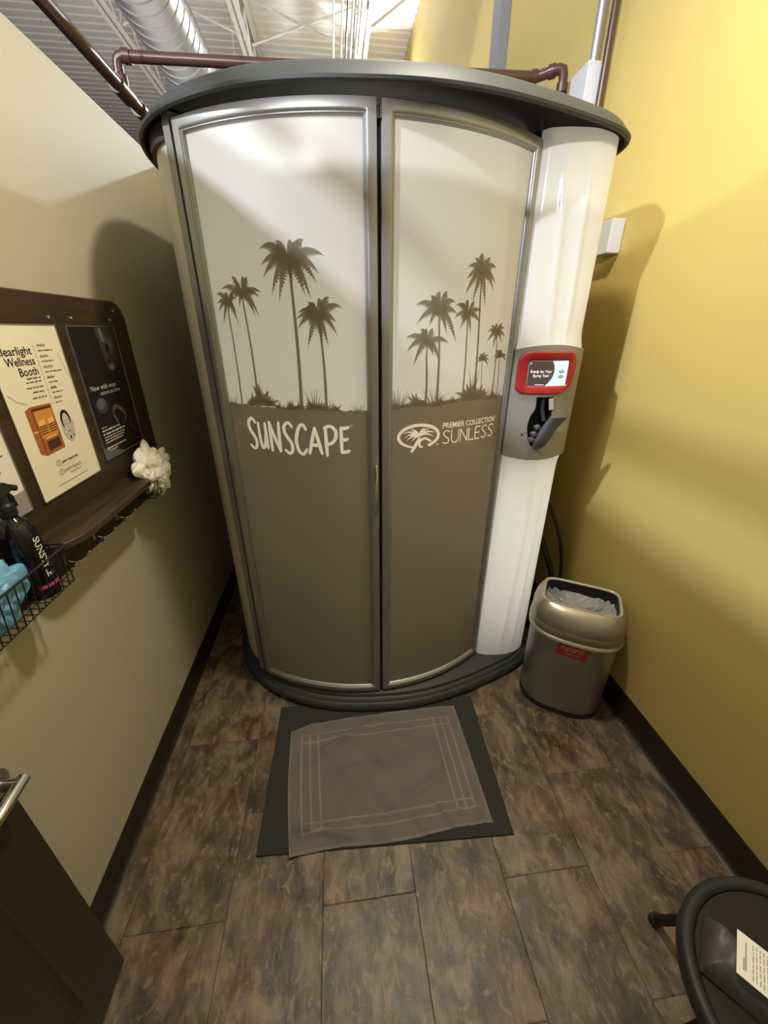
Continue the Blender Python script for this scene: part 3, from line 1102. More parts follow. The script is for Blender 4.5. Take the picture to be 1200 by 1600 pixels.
# door pull, top latch, floor line shadow gap filler (jambs)
m = MB()
hp = 0.0
s_h = 0.004
path = [cyl(s_h, 1.245, RD + 0.002), cyl(s_h, 1.245, RD + 0.020), cyl(s_h, 1.235, RD + 0.024), cyl(s_h, 1.15, RD + 0.026), cyl(s_h, 1.065, RD + 0.024), cyl(s_h, 1.055, RD + 0.020), cyl(s_h, 1.055, RD + 0.002)]
m.tube(path, 0.0055, 10)
obj('door_pull', m, M_CHROME, DL)
m = MB()
m.obox(cyl(0.0215, 2.205, RD - 0.002), (1, 0, 0), (0, 1, 0), (0, 0, 1), 0.0045, 0.010, 0.012)
obj('latch', m, M_CHROME, booth, smooth=None, bevel=0.001)
m = MB()
m.obox(cyl(0.0215, 1.16, RD - 0.030), (1, 0, 0), (0, 1, 0), (0, 0, 1), 0.014, 0.006, 1.07)
obj('door_seal', m, M_BLACK, booth, smooth=None)


def strip(name, s0, s1, r0, r1, z0, z1, material, n_=4):
    m_ = MB()
    prof_ = [(s0, r0), (s0, r1)] + [(s0 + (s1 - s0) * i / n_, r1) for i in range(1, n_ + 1)] + [(s1, r0)]
    m_.loft([[cyl(a, z, r) for a, r in prof_] for z in (z0, z1)], True, True, True)
    return obj(name, m_, material, booth)


strip('jamb', -0.640, -0.608, RD - 0.05, RD - 0.004, 0.083, 2.262, M_ALUD)
strip('jamb', 0.604, 0.612, RD - 0.05, RD - 0.012, 0.083, 2.262, M_BLACK)
strip('jamb_seal', -0.608, -0.588, RD - 0.06, RD - 0.045, 0.083, 2.262, M_BLACK)

# left flank panel
LP = catmull([(-0.440, 1.598), (-0.500, 1.655), (-0.548, 1.735), (-0.580, 1.84), (-0.595, 1.98), (-0.598, 2.2), (-0.590, 2.48)], 6)
m = MB()
inner = [(x + 0.02, y + 0.004) for x, y in LP]
m.loft([[(x, y, z) for x, y in LP + inner[::-1]] for z in (0.082, 2.263)], True, True, True)
o = obj('side_panel', m, mat('pale_grey_panel', (0.62, 0.60, 0.53, 1), 0.3), booth)
o['label'] = 'pale grey panel on the left flank'
# trim ring under the canopy on the left
m = MB()
LQ = [(x - 0.012, y - 0.006) for x, y in LP]
m.loft([[(x, y, z) for x, y in LQ + inner[::-1]] for z in (2.215, 2.2625)], True, True, True)
obj('top_trim', m, M_BLACKPL, booth)

# right flank: white moulded column with the control panel in the middle
RPTH = [(0.690, 1.560), (0.705, 1.540), (0.74, 1.528), (0.79, 1.522), (0.84, 1.522), (0.89, 1.532), (0.935, 1.553), (0.968, 1.585), (0.985, 1.64), (0.988, 1.75), (0.985, 2.0), (0.975, 2.48)]
RC = catmull(RPTH, 6)


def column(z0, z1, flare_lo, flare_hi, name, label, lean):
    m_ = MB()
    rings_ = []
    nz_ = 40
    for k in range(nz_ + 1):
        z = z0 + (z1 - z0) * k / nz_
        fl = 0.0
        if flare_lo:
            q = (z - z0) / 0.055
            fl += 0.016 * math.exp(-q * q * 1.2) if q > 0.2 else 0.016 * math.exp(-0.048)
        if flare_hi:
            q = (z1 - z) / 0.055
            fl += 0.016 * math.exp(-q * q * 1.2)
        pts = []
        for i, (x, y) in enumerate(RC):
            u = i / (len(RC) - 1)
            # two soft vertical creases drifting inwards down the column
            c1 = 0.30 + lean * (z - z0)
            c2 = 0.42 + lean * (z - z0) * 0.6
            cr = 0.011 * math.exp(-((u - c1) / 0.022) ** 2) + 0.009 * math.exp(-((u - c2) / 0.02) ** 2)
            nx, ny = (x - 0.84), (y - 1.72)
            l = math.hypot(nx, ny)
            g = (fl + cr * (1 - math.exp(-((z - z0) / 0.12) ** 2)) * (1 - math.exp(-((z1 - z) / 0.12) ** 2))) * (1 if y < 1.7 else max(0, 1 - (y - 1.7) / 0.3))
            pts.append((x + nx / l * g, y + ny / l * g, z))
        rings_.append(pts)
    m_.loft(rings_, False)
    per = len(RC) - 1
    for fi in range(len(m_.f)):     # only the front of the column is backlit, its flank is solid
        if RC[fi % per][0] > 0.955 and RC[fi % per][1] > 1.565:
            m_.m[fi] = 1
    o_ = obj(name, m_, [M_COLUMN, M_WHITEPL], booth, smooth=50, fix=False)
    o_['label'] = label


column(1.600, 2.263, True, False, 'side_panel', 'white upper panel above the control panel', -0.11)
column(0.080, 1.235, False, True, 'side_panel', 'white lower panel below the control panel', 0.06)


def ms(x, z, d=0.0):
    """control panel front surface"""
    return (x, 1.488 + 1.9 * (x - 0.815) ** 2 - d, z)


m = MB()
xs = [0.680 + 0.27 * i / 26 for i in range(27)]
rings = []
for k in range(21):
    v = k / 20
    r_ = []
    for x in xs:
        q = (x - 0.815) / 0.135
        ztop = 1.640 - 0.016 * q * q
        zbot = 1.196 + 0.016 * q * q
        r_.append(ms(x, zbot + (ztop - zbot) * v))
    e = r_[-1]
    r_ += [(0.968, 1.548, e[2]), (0.985, 1.585, e[2]), (0.998, 1.64, e[2]), (0.998, 1.80, e[2]), (0.985, 2.46, e[2]), (0.960, 2.46, e[2]), (0.965, 1.80, e[2]), (0.86, 1.80, e[2]), (0.70, 1.66, e[2])]
    rings.append(r_)
# leave an opening for the holster: built as front skin in two parts is avoided, the recess is cut with a boolean below
m.loft(rings, True, True, True)
CP = obj('control_panel', m, M_GREYPL, booth, smooth=40)
hol = catmull([(0.776, 1.449), (0.777, 1.408), (0.762, 1.376), (0.757, 1.335), (0.764, 1.298), (0.779, 1.262), (0.802, 1.247), (0.828, 1.256), (0.848, 1.285), (0.853, 1.33), (0.850, 1.375), (0.846, 1.41), (0.845, 1.449)], 5)
hol = [(0.776, 1.452)] + hol[1:-1] + [(0.845, 1.452)]
cut = MB()
cut.prism(hol, 0.06, -0.055, lambda a, b, d: (a, 1.488 - d, b))
cutter = obj('cutter', cut, M_BLACK, booth, smooth=None)
bo = CP.modifiers.new('holster', 'BOOLEAN')
bo.operation = 'DIFFERENCE'
bo.solver = 'EXACT'
bo.object = cutter
CP.data.materials.append(M_BLACK)
bo.material_mode = 'TRANSFER'
dg = bpy.context.evaluated_depsgraph_get()
me2 = bpy.data.meshes.new_from_object(CP.evaluated_get(dg), depsgraph=dg)
CP.modifiers.remove(bo)
CP.data = me2
bpy.data.objects.remove(cutter)

# red bezel around the screen
BZ = [(0.693, 0.923, 1.464, 1.617)]
m = MB()
outer = rrect(0.691, 0.923, 1.463, 1.617, [0.030, 0.075, 0.042, 0.042], 8, 14)
innr = rrect(0.730, 0.886, 1.494, 1.584, [0.006, 0.006, 0.006, 0.006], 8, 14)


def lerp2(a, b, t_):
    return [(p[0] + (q[0] - p[0]) * t_, p[1] + (q[1] - p[1]) * t_) for p, q in zip(a, b)]


m.loft([[ms(x, z, -0.006) for x, z in outer], [ms(x, z, 0.004) for x, z in outer], [ms(x, z, 0.008) for x, z in lerp2(outer, innr, 0.12)],
        [ms(x, z, 0.008) for x, z in lerp2(outer, innr, 0.72)], [ms(x, z, 0.005) for x, z in lerp2(outer, innr, 0.86)], [ms(x, z, 0.0005) for x, z in innr]], True)
obj('bezel', m, M_RED, CP, smooth=40)
m = MB()
m.grid(lambda u, v: ms(0.729 + 0.158 * u, 1.493 + 0.092 * v, 0.0008), 16, 2)
SCR = obj('screen', m, M_SCRL, CP, smooth=None, fix=False)
m = MB()
sf = lambda a, b: ms(a, b, 0.0014)
bound = [(0.8275 - 0.030 * (abs(v - 0.60) / 0.60) ** 2.2, 1.494 + 0.090 * v) for v in [i / 20 for i in range(21)]]
m.grid(lambda u, v: sf(0.730 + (0.8275 - 0.030 * (abs(v - 0.60) / 0.60) ** 2.2 - 0.730) * u, 1.494 + 0.090 * v), 12, 20)
obj('screen_field', m, M_SCRD, SCR, smooth=None, fix=False)
m = MB()
sf2 = lambda a, b: ms(a, b, 0.0020)
put_text(m, 'Ready for Your', 0.7785, 1.542, 0.0135, sf2, align='C', width=0.080, bold=0.015)
put_text(m, 'Spray Tan?', 0.7785, 1.527, 0.0135, sf2, align='C', width=0.060, bold=0.015)
m.ribbon([(0.760, 1.4985), (0.794, 1.4985)], [0.0022, 0.0022], sf2)
m.ribbon([(0.734, 1.578), (0.739, 1.5755), (0.735, 1.572)], [0.002, 0.002, 0.002], sf2)
obj('screen_text', m, M_SCRT, SCR, smooth=None, fix=False)
m = MB()
for zz in (1.545, 1.527):
    m = MB()
    m.disc((0.859, zz), 0.0115, 0.005, sf2)
    obj('screen_button', m, M_SCRB, SCR, smooth=None, fix=False)
m = MB()
sf3 = lambda a, b: ms(a, b, 0.0024)
for zz in (1.545, 1.527):
    m = MB()
    m.ribbon([(0.852, zz), (0.866, zz)], [0.0022, 0.0022], sf3)
    obj('button_text', m, M_SCRT, SCR, smooth=None, fix=False)
# screw holes
for hx, hz in ((0.742, 1.303), (0.873, 1.301)):
    m = MB()
    m.disc((hx, hz), 0.0042, 0.0042, lambda a, b: ms(a, b, 0.0008), 0, 14)
    obj('screw_hole', m, M_BLACK, CP, smooth=None, fix=False)
# spray grip in its holster
m = MB()
prof = [(0.800, 1.475, 1.252, 0.018, 0.016), (0.804, 1.462, 1.272, 0.027, 0.020), (0.812, 1.455, 1.300, 0.030, 0.022), (0.822, 1.450, 1.330, 0.030, 0.022), (0.833, 1.444, 1.355, 0.031, 0.022),
        (0.843, 1.436, 1.374, 0.034, 0.021), (0.846, 1.428, 1.387, 0.035, 0.017), (0.847, 1.426, 1.391, 0.031, 0.012)]
rings = []
for (x, y, z, a, b) in prof:
    rings.append([(x + a * math.copysign(abs(math.cos(t_)) ** 0.7, math.cos(t_)) + 0.004 * math.sin(t_), y + b * math.copysign(abs(math.sin(t_)) ** 0.7, math.sin(t_)), z - 0.10 * 0) for t_ in [2 * PI * k / 20 for k in range(20)]])
m.loft(rings, True, True, True)
GR = obj('spray_grip', m, M_GUN, CP, smooth=50)
m = MB()
for (x, z) in ((0.786, 1.338), (0.776, 1.312), (0.771, 1.290)):
    m.obox((x, 1.470, z), (1, 0, 0.4), (0, 1, 0), (-0.4, 0, 1), 0.010, 0.012, 0.009)
obj('finger_ridge', m, M_GUN, GR, bevel=0.004)
m = MB()
m.obox((0.838, 1.486, 1.425), (1, 0, 0.2), (0, 1, 0), (-0.2, 0, 1), 0.009, 0.004, 0.022)
obj('holster_tag', m, mat('pale_lilac_plastic', (0.50, 0.47, 0.52, 1), 0.4), CP, smooth=None, bevel=0.002)
m = MB()
m.tube([(0.812, 1.505, 1.452), (0.812, 1.500, 1.400), (0.815, 1.480, 1.36)], 0.008, 10)
obj('spray_hose', m, M_BLACK, CP)
# back skin of the booth
m = MB()
m.box(-0.585, 0.975, 2.44, 2.48, 0.082, 2.263)
obj('back_panel', m, M_WHITEPL, booth, smooth=None)

# ------------------------------------------------------------------ pipes and fittings above the booth
t = thing('sprinkler_pipe', (-0.965, 2.6, 2.72), 'brown sprinkler pipe above the left partition with a branch crossing over the booth', 'pipe')
m = MB(); m.tube([(-0.990, -1.5, 2.75), (-0.960, 2.95, 2.75)], 0.028, 16); obj('main_pipe', m, M_PIPE, t)
m = MB()
m.tube([(-0.964, 2.66, 2.75), (-0.964, 2.80, 2.75)], 0.036, 16)
m.tube([(-0.964, 2.73, 2.75), (-0.964, 2.73, 2.805)], 0.033, 16)
obj('tee_fitting', m, M_PIPE, t)
m = MB()
m.tube([(-0.962, 2.89, 2.75), (-0.960, 2.96, 2.75)], 0.038, 16)
obj('end_cap', m, M_PIPE, t)
m = MB()
arc = [(-0.964, 2.73, 2.80), (-0.964, 2.73, 2.835), (-0.960, 2.73, 2.856), (-0.947, 2.729, 2.868), (-0.92, 2.728, 2.871), (0.2, 2.70, 2.871), (1.10, 2.66, 2.870)]
m.tube(arc, 0.023, 14)
m.tube([(1.10, 2.66, 2.870), (1.16, 2.61, 2.873), (1.185, 2.585, 2.872), (1.20, 2.57, 2.862), (1.203, 2.565, 2.84), (1.203, 2.565, 2.62)], 0.023, 14)
obj('branch_tube', m, M_PIPE, t)
for p0, p1 in (((-0.93, 2.7285, 2.871), (-0.895, 2.7275, 2.871)), ((1.075, 2.6611, 2.870), (1.105, 2.656, 2.8702)), ((1.203, 2.565, 2.81), (1.203, 2.565, 2.775)), ((1.150, 2.6185, 2.8727), (1.172, 2.6, 2.873))):
    m = MB(); m.tube([p0, p1], 0.029, 14); obj('coupling', m, M_PIPE, t)

# vertical pipes on the yellow wall
m = MB(); m.tube([(1.258, 2.28, 2.10), (1.258, 2.28, 5.44)], 0.016, 14)
tag(obj('wall_pipe', m, M_PIPE), 'brown vertical pipe fixed to the yellow wall right of the grey box', 'pipe', )
m = MB(); m.tube([(1.250, 2.375, 2.78), (1.250, 2.375, 5.44)], 0.022, 14)
tag(obj('wall_conduit', m, M_CONDUIT), 'grey vertical conduit rising from the top of the grey wall box', 'conduit')
t = thing('junction_box', (1.24, 2.375, 2.62), 'pale grey electrical box high on the yellow wall below a conduit', 'electrical box')
m = MB(); m.box(1.19, 1.283, 2.30, 2.45, 2.62, 2.78); obj('box_body', m, M_JBOX, t, smooth=None, bevel=0.003)
m = MB(); m.box(1.16, 1.283, 2.32, 2.43, 2.575, 2.588); m.tube([(1.235, 2.375, 2.588), (1.235, 2.375, 2.62)], 0.015, 10); obj('bracket', m, M_PIPE, t, smooth=None)
m = MB()
m.box(1.215, 1.220, 3.66, 3.82, 2.2, 5.44); m.box(1.215, 1.283, 3.655, 3.66, 2.2, 5.44); m.box(1.215, 1.283, 3.82, 3.825, 2.2, 5.44)
tag(obj('steel_channel', m, M_STRUT, smooth=None), 'blue-grey vertical steel channel on the yellow wall behind the booth', 'steel channel')
m = MB(); m.box(1.222, 1.283, 1.93, 2.06, 2.00, 2.128)
tag(obj('wall_box', m, M_JBOX, smooth=None, bevel=0.004), 'small plain grey box on the yellow wall right of the white booth column', 'electrical box')
m = MB()
m.tube(catmull([(1.00, 2.10, 1.05), (1.06, 1.98, 0.85), (1.12, 1.86, 0.62), (1.175, 1.76, 0.42), (1.20, 1.72, 0.22), (1.15, 1.75, 0.06), (1.08, 1.9, 0.02), (1.06, 2.2, 0.018)], 8), 0.016, 12)
tag(obj('drain_hose', m, M_HOSE), 'black hose looping down behind the trash can', 'hose')
m = MB()
m.tube(catmull([(1.0, 2.2, 1.1), (1.10, 2.02, 0.95), (1.20, 1.86, 0.70), (1.235, 1.78, 0.48), (1.235, 1.76, 0.2), (1.22, 1.82, 0.012), (1.18, 2.1, 0.010)], 8), 0.009, 10)
tag(obj('power_cable', m, M_HOSE), 'thin black cable beside the yellow wall behind the trash can', 'cable')
m = MB(); m.tube([(-1.03, 1.93, 2.50), (-1.03, 1.93, 4.9)], 0.006, 8)
tag(obj('hanger_wire', m, M_HOSE), 'dark hanger rod beyond the left partition at the ceiling', 'hanger rod')

# ------------------------------------------------------------------ floor mat and towel
A = [(-0.364, 0.783), (0.570, 0.741), (0.600, 1.344), (-0.345, 1.388)]


def quad(A_, u, v):
    x = (A_[0][0] * (1 - u) + A_[1][0] * u) * (1 - v) + (A_[3][0] * (1 - u) + A_[2][0] * u) * v
    y = (A_[0][1] * (1 - u) + A_[1][1] * u) * (1 - v) + (A_[3][1] * (1 - u) + A_[2][1] * u) * v
    return x, y


m = MB()
loop = [quad(A, u, v) for u, v in [(i / 10, 0) for i in range(10)] + [(1, i / 10) for i in range(10)] + [(1 - i / 10, 1) for i in range(10)] + [(0, 1 - i / 10) for i in range(10)]]
cxm, cym = sum(p[0] for p in loop) / 40, sum(p[1] for p in loop) / 40
sh = lambda k: [(cxm + (x - cxm) * k, cym + (y - cym) * k) for x, y in loop]
m.loft([[(x, y, 0.0) for x, y in loop], [(x, y, 0.005) for x, y in loop], [(x, y, 0.007) for x, y in sh(0.994)]], True, True, True)
tag(obj('floor_mat', m, M_MAT, smooth=None), 'dark grey carpet mat on the floor in front of the booth', 'floor mat')

T = [(-0.246, 0.763), (0.506, 0.782), (0.499, 1.296), (-0.285, 1.268)]
m = MB()
NU, NV = 120, 84
rn = random.Random(11)
folds = [((-0.30, 0.02), (0.10, 0.045), 0.006, 0.010), ((0.10, 0.045), (0.26, 0.03), 0.004, 0.010), ((-0.24, 0.12), (-0.02, 0.215), 0.010, 0.018), ((-0.02, 0.215), (0.10, 0.18), 0.007, 0.016),
         ((-0.36, -0.17), (-0.16, -0.225), 0.012, 0.020), ((0.02, -0.145), (0.25, -0.06), 0.007, 0.020), ((0.20, -0.16), (0.23, -0.24), 0.006, 0.014), ((0.27, -0.17), (0.29, -0.24), 0.005, 0.012),
         ((0.10, -0.20), (0.13, -0.25), 0.006, 0.014), ((0.05, 0.06), (0.22, -0.08), 0.004, 0.022), ((-0.05, 0.10), (0.02, 0.0), 0.003, 0.016), ((0.33, -0.19), (0.36, -0.25), 0.005, 0.012), ((-0.32, 0.19), (-0.15, 0.165), 0.008, 0.018)]


def tow(u, v):
    a, b = (u - 0.5) * 0.78, (v - 0.5) * 0.51
    x, y = quad(T, u, v)
    z = 0.0125
    for (p, q, h, wd) in folds:
        dx, dy = q[0] - p[0], q[1] - p[1]
        L2_ = dx * dx + dy * dy
        k = max(0, min(1, ((a - p[0]) * dx + (b - p[1]) * dy) / L2_))
        d = math.hypot(a - p[0] - dx * k, b - p[1] - dy * k)
        z += 1.7 * h * math.exp(-(d / (wd * 0.8)) ** 2) * (0.5 + 0.5 * math.sin(PI * min(1, max(0, k)) * 0.8 + 0.3))
    z += 0.0016 * math.sin(a * 31 + 2 * math.sin(b * 14)) * math.sin(b * 27 + 1.3) + 0.0012 * math.sin(a * 70 + b * 40)
    e = min(u, 1 - u) * 0.78, min(v, 1 - v) * 0.51
    ed = min(e)
    z -= 0.003 * math.exp(-(ed / 0.006) ** 2)
    # gentle waviness of the hem, corners pulled
    y += 0.006 * math.sin(u * 9) * (1 - v) ** 4 + 0.010 * math.sin(u * PI) * v ** 6 - 0.022 * max(0, 0.12 - u) / 0.12 * v ** 8
    x += 0.010 * math.sin(v * PI) * (1 - u) ** 6 * -1
    return (x, y, z)


idx = m.grid(tow, NU, NV)
nb = len(m.v)
idx2 = [[m.vert((m.v[k][0], m.v[k][1], m.v[k][2] - 0.0045)) for k in row] for row in idx]
for j in range(NV):
    for i in range(NU):
        m.face((idx2[j][i], idx2[j + 1][i], idx2[j + 1][i + 1], idx2[j][i + 1]))
for i in range(NU):
    m.face((idx[0][i], idx2[0][i], idx2[0][i + 1], idx[0][i + 1]))
    m.face((idx[NV][i + 1], idx2[NV][i + 1], idx2[NV][i], idx[NV][i]))
for j in range(NV):
    m.face((idx[j + 1][0], idx2[j + 1][0], idx2[j][0], idx[j][0]))
    m.face((idx[j][NU], idx2[j][NU], idx2[j + 1][NU], idx[j + 1][NU]))
tw = obj('bath_towel', m, M_TOWEL, smooth=60, fix=False)
uvl = tw.data.uv_layers.new(name='UVMap')
uvmap = {}
for j in range(NV + 1):
    for i in range(NU + 1):
        q = ((i / NU - 0.5) * 0.78, (j / NV - 0.5) * 0.51)
        uvmap[idx[j][i]] = q
        uvmap[idx2[j][i]] = q
for lp in tw.data.loops:
    uvl.data[lp.index].uv = uvmap[lp.vertex_index]
tag(tw, 'grey terry towel with paler border lines spread on the dark mat', 'towel')

# ------------------------------------------------------------------ trash can
BC, BA = (1.066, 1.338), math.radians(-32)
ca, sa = math.cos(BA), math.sin(BA)


def bp_(a, b, z):
    return (BC[0] + a * ca - b * sa, BC[1] + a * sa + b * ca, z)


def sup(ha, hb, z, e=2.7, n_=48, tilt=0.0):
    out = []
    for k in range(n_):
        t_ = 2 * PI * k / n_
        a = ha * math.copysign(abs(math.cos(t_)) ** (2 / e), math.cos(t_))
        b = hb * math.copysign(abs(math.sin(t_)) ** (2 / e), math.sin(t_))
        out.append(bp_(a, b, z + tilt * b))
    return out


bin_ = thing('trash_can', (BC[0], BC[1], 0), 'stainless steel oval trash can with open-top lid beside the yellow wall', 'trash can')
m = MB()
m.loft([sup(0.180, 0.154, 0.018), sup(0.186, 0.160, 0.030), sup(0.190, 0.164, 0.448), sup(0.184, 0.158, 0.448), sup(0.178, 0.152, 0.05)], True, True, True)
obj('body', m, M_STEEL, bin_, smooth=40)
m = MB()
m.loft([sup(0.178, 0.152, 0.0), sup(0.188, 0.162, 0.003), sup(0.188, 0.162, 0.020), sup(0.178, 0.152, 0.020)], True, True, True)
obj('base_ring', m, M_HOSE, bin_, smooth=40)
m = MB()
m.loft([sup(0.186, 0.160, 0.435), sup(0.199, 0.173, 0.435), sup(0.201, 0.175, 0.442), sup(0.201, 0.175, 0.450), sup(0.196, 0.170, 0.454), sup(0.198, 0.172, 0.470), sup(0.199, 0.173, 0.490), sup(0.197, 0.171, 0.493), sup(0.197, 0.171, 0.497),
        sup(0.198, 0.171, 0.515, 2.8), sup(0.193, 0.162, 0.542, 3.0), sup(0.182, 0.144, 0.567, 3.4), sup(0.170, 0.122, 0.582, 4.2), sup(0.163, 0.108, 0.588, 5.5),
        sup(0.152, 0.098, 0.585, 6), sup(0.150, 0.096, 0.560, 6), sup(0.155, 0.108, 0.50, 5)], True)
for fi in range(14 * 48, 16 * 48):
    m.m[fi] = 1
lid = obj('lid', m, [M_LID, M_BLACK], bin_, smooth=40)
m = MB()
rg = [sup(0.164, 0.109, 0.5875, 5.5), sup(0.163, 0.108, 0.5915, 5.5), sup(0.158, 0.104, 0.5925, 5.8), sup(0.1525, 0.0985, 0.590, 6), sup(0.1515, 0.0975, 0.584, 6)]
m.loft(rg, True)
obj('opening_rim', m, M_LIDLIP, lid, smooth=60)
m = MB()
m.loft([sup(0.2005, 0.1745, 0.4345), sup(0.2035, 0.1775, 0.438), sup(0.2035, 0.1775, 0.446), sup(0.2010, 0.1750, 0.4515)], True)
obj('collar_band', m, M_LIDLIP, lid, smooth=60)
m = MB()
rings = []
for k in range(9):
    q = k / 8
    base = sup(0.152 * (1 - q) + 0.002, 0.104 * (1 - q) + 0.002, 0.535 - 0.055 * (1 - (1 - q) ** 2), 5)
    rings.append([(p[0] + 0.004 * math.sin(i * 1.9 + k), p[1] + 0.004 * math.cos(i * 2.3 + k * 2), p[2] + 0.009 * math.sin(i * 2.1) * (1 - q) + 0.004 * math.sin(i * 4.7 + k)) for i, p in enumerate(base)])
m.loft(rings, True, False, True)
obj('bin_liner', m, M_BAG, bin_, smooth=50)


def bfront(a, z, d=0.0):
    hb = 0.164 - (0.42 - z) * 0.0103
    b = -hb * (1 - (abs(a) / 0.190) ** 2.7) ** (1 / 2.7) - d
    return bp_(a, b, z)


m = MB()
m.grid(lambda u, v: bfront(-0.066 + 0.124 * u + 0.010 * v, 0.366 + 0.066 * v - 0.006 * u, 0.001), 10, 3)
st = obj('sticker', m, M_STICK, bin_, fix=False)
m = MB()
bt = lambda a, b: bfront(a, b, 0.0016)
word_line(m, -0.049, 0.049, 0.4145, 0.0056, bt, 81)
word_line(m, -0.049, 0.049, 0.4025, 0.0056, bt, 82)
put_text(m, 'Thank you!', 0.002, 0.3790, 0.0155, bt, align='C', width=0.056, shear=0.35)
obj('sticker_text', m, M_STICKT, st, smooth=None, fix=False)

# ------------------------------------------------------------------ notice board on the left wall
BX = XL + 0.024
nb_ = thing('notice_board', (XL, 1.2, 1.05), 'dark brown wooden notice board with shelf on the beige wall', 'notice board')
m = MB()
outl = rrect(0.30, 1.785, 1.055, 1.785, [0.03, 0.04, 0.07, 0.07], 8)
m.prism(outl, XL, BX, lambda a, b, d: (d, a, b))
obj('board', m, M_WOOD, nb_, smooth=30, bevel=0.004)
m = MB()
shp = catmull([(0.93, 0.0), (0.935, 0.045), (0.96, 0.085), (1.00, 0.105), (1.05, 0.110), (1.3, 0.110), (1.40, 0.110), (1.435, 0.103), (1.455, 0.07), (1.46, 0.0)], 5)
m.prism(shp[::-1], 1.176, 1.196, lambda a, b, d: (BX + b, a, d))
obj('shelf', m, M_WOOD, nb_, smooth=40, bevel=0.003)
hooks = []
for i, hy in enumerate((1.345, 1.200, 1.050)):
    m = MB()
    zz = 1.096
    m.obox((BX + 0.002, hy, zz), (1, 0, 0), (0, 1, 0), (0, 0, 1), 0.002, 0.008, 0.016)
    for s_ in (-1, 1):
        pth = catmull([(BX + 0.004, hy, zz + 0.002), (BX + 0.016, hy + s_ * 0.004, zz - 0.008), (BX + 0.030, hy + s_ * 0.014, zz - 0.014), (BX + 0.044, hy + s_ * 0.026, zz - 0.008), (BX + 0.052, hy + s_ * 0.032, zz + 0.004)], 6)
        m.tube(pth, 0.0030, 8)
        m.lathe([(0.0005, -0.0048), (0.0038, -0.003), (0.0048, 0), (0.0038, 0.003), (0.0005, 0.0048)], (BX + 0.053, hy + s_ * 0.0325, zz + 0.006), 12)
    obj('hook', m, M_CHROME, nb_)
for (sy, sz) in ((1.329, 1.722), (1.436, 1.722), (1.664, 1.722), (1.704, 1.752), (1.028, 1.722), (0.775, 1.722), (1.09, 1.722)):
    m = MB()
    for k in range(1):
        m.lathe([(0.0055, 0.0), (0.0050, 0.003), (0.003, 0.0048), (0.0003, 0.0052)], (0, 0, 0), 14)
    m.v = [(BX + p[2], sy + p[0], sz + p[1]) for p in m.v]
    obj('screw_cap', m, M_SCREW, nb_)

PX = BX + 0.0015


def board_pt(off):
    return lambda a, b: (BX + off, a, b)


def poster(y0, y1, z0, z1, paper, label):
    t_ = thing('poster', (BX, (y0 + y1) / 2, z0), label, 'poster')
    m_ = MB(); m_.box(BX + 0.0005, BX + 0.0025, y0, y1, z0, z1); obj('sheet', m_, paper, t_, smooth=None)
    m_ = MB()
    e = 0.0022
    m_.box(BX + 0.0005, BX + 0.0048, y0 - e, y0, z0 - e, z1 + e)
    m_.box(BX + 0.0005, BX + 0.0048, y1, y1 + e, z0 - e, z1 + e)
    m_.box(BX + 0.0005, BX + 0.0048, y0 - e, y1 + e, z0 - e, z0)
    m_.box(BX + 0.0005, BX + 0.0040, y0 - e, y1 + e, z1, z1 + e)
    obj('holder_edge', m_, M_ACRYL, t_, smooth=None)
    return t_


# poster 1 (leftmost, white with a mauve foot)
P1 = poster(0.738, 1.015, 1.272, 1.704, M_PWHITE, 'white poster with mauve foot at the left edge behind the spray bottle')
f1 = board_pt(0.0030)
m = MB(); m.poly([(0.738, 1.272), (1.015, 1.272), (1.015, 1.325), (0.738, 1.312)], f1); obj('mauve_band', m, M_PMAUVE, P1, smooth=None, fix=False)
m = MB()
rr = random.Random(4)
for z_ in (1.52, 1.50, 1.49, 1.475, 1.465, 1.455, 1.445, 1.43, 1.42, 1.395, 1.385, 1.375, 1.36, 1.35):
    yy = 0.80
    e_ = 0.985 + rr.uniform(-0.03, 0.01)
    while yy < e_:
        wl = rr.uniform(0.008, 0.024)
        m.ribbon([(yy, z_), (min(yy + wl, e_), z_)], [0.0035, 0.0035], f1)
        yy += wl + 0.005
obj('body_text', m, M_INK2, P1, smooth=None, fix=False)

# poster 2 (cream, cedar booth picture)
P2 = poster(1.063, 1.340, 1.268, 1.702, M_PCREAM, 'cream wellness poster showing an orange cedar cabin and a face')
f2 = board_pt(0.0030)
m = MB()
for s_, z_, w_ in (('Clearlight', 1.632, 0.128), ('Wellness', 1.607, 0.104), ('Booth', 1.582, 0.069)):
    put_text(m, s_, 1.2115, z_, 0.0285, f2, align='R', width=w_, bold=0.012)
obj('headline', m, M_INK, P2, smooth=None, fix=False)
m = MB()
put_text(m, 'palm beach tan', 1.180, 1.343, 0.0115, f2, width=0.074, bold=0.02)
obj('brand_text', m, M_INK, P2, smooth=None, fix=False)
m = MB()
for k, (z_, a_) in enumerate(((1.5745, 0.052), (1.5655, 0.058), (1.552, 0.064), (1.540, 0.046), (1.526, 0.055))):
    word_line(m, 1.2115 - a_, 1.2115, z_, 0.0042, f2, 20 + k)
for k, (w1_, w2_) in enumerate(((0.036, 0.062), (0.034, 0.050), (0.040, 0.075), (0.030, 0.042), (0.026, 0.045), (0.036, 0.030))):
    z_ = 1.648 - k * 0.0272
    # looped handwriting above a line of small capitals
    p_ = [(1.237 + w1_ * i / 14, z_ + 0.0035 + (0.0036 if i % 2 else -0.0026) * (1.6 if i in (3, 9) else 1.0)) for i in range(15)]
    q_ = catmull(p_, 3)
    m.ribbon(q_, [0.0013] * len(q_), f2)
    word_line(m, 1.238, 1.238 + w2_, z_ - 0.0085, 0.0040, f2, 40 + k)
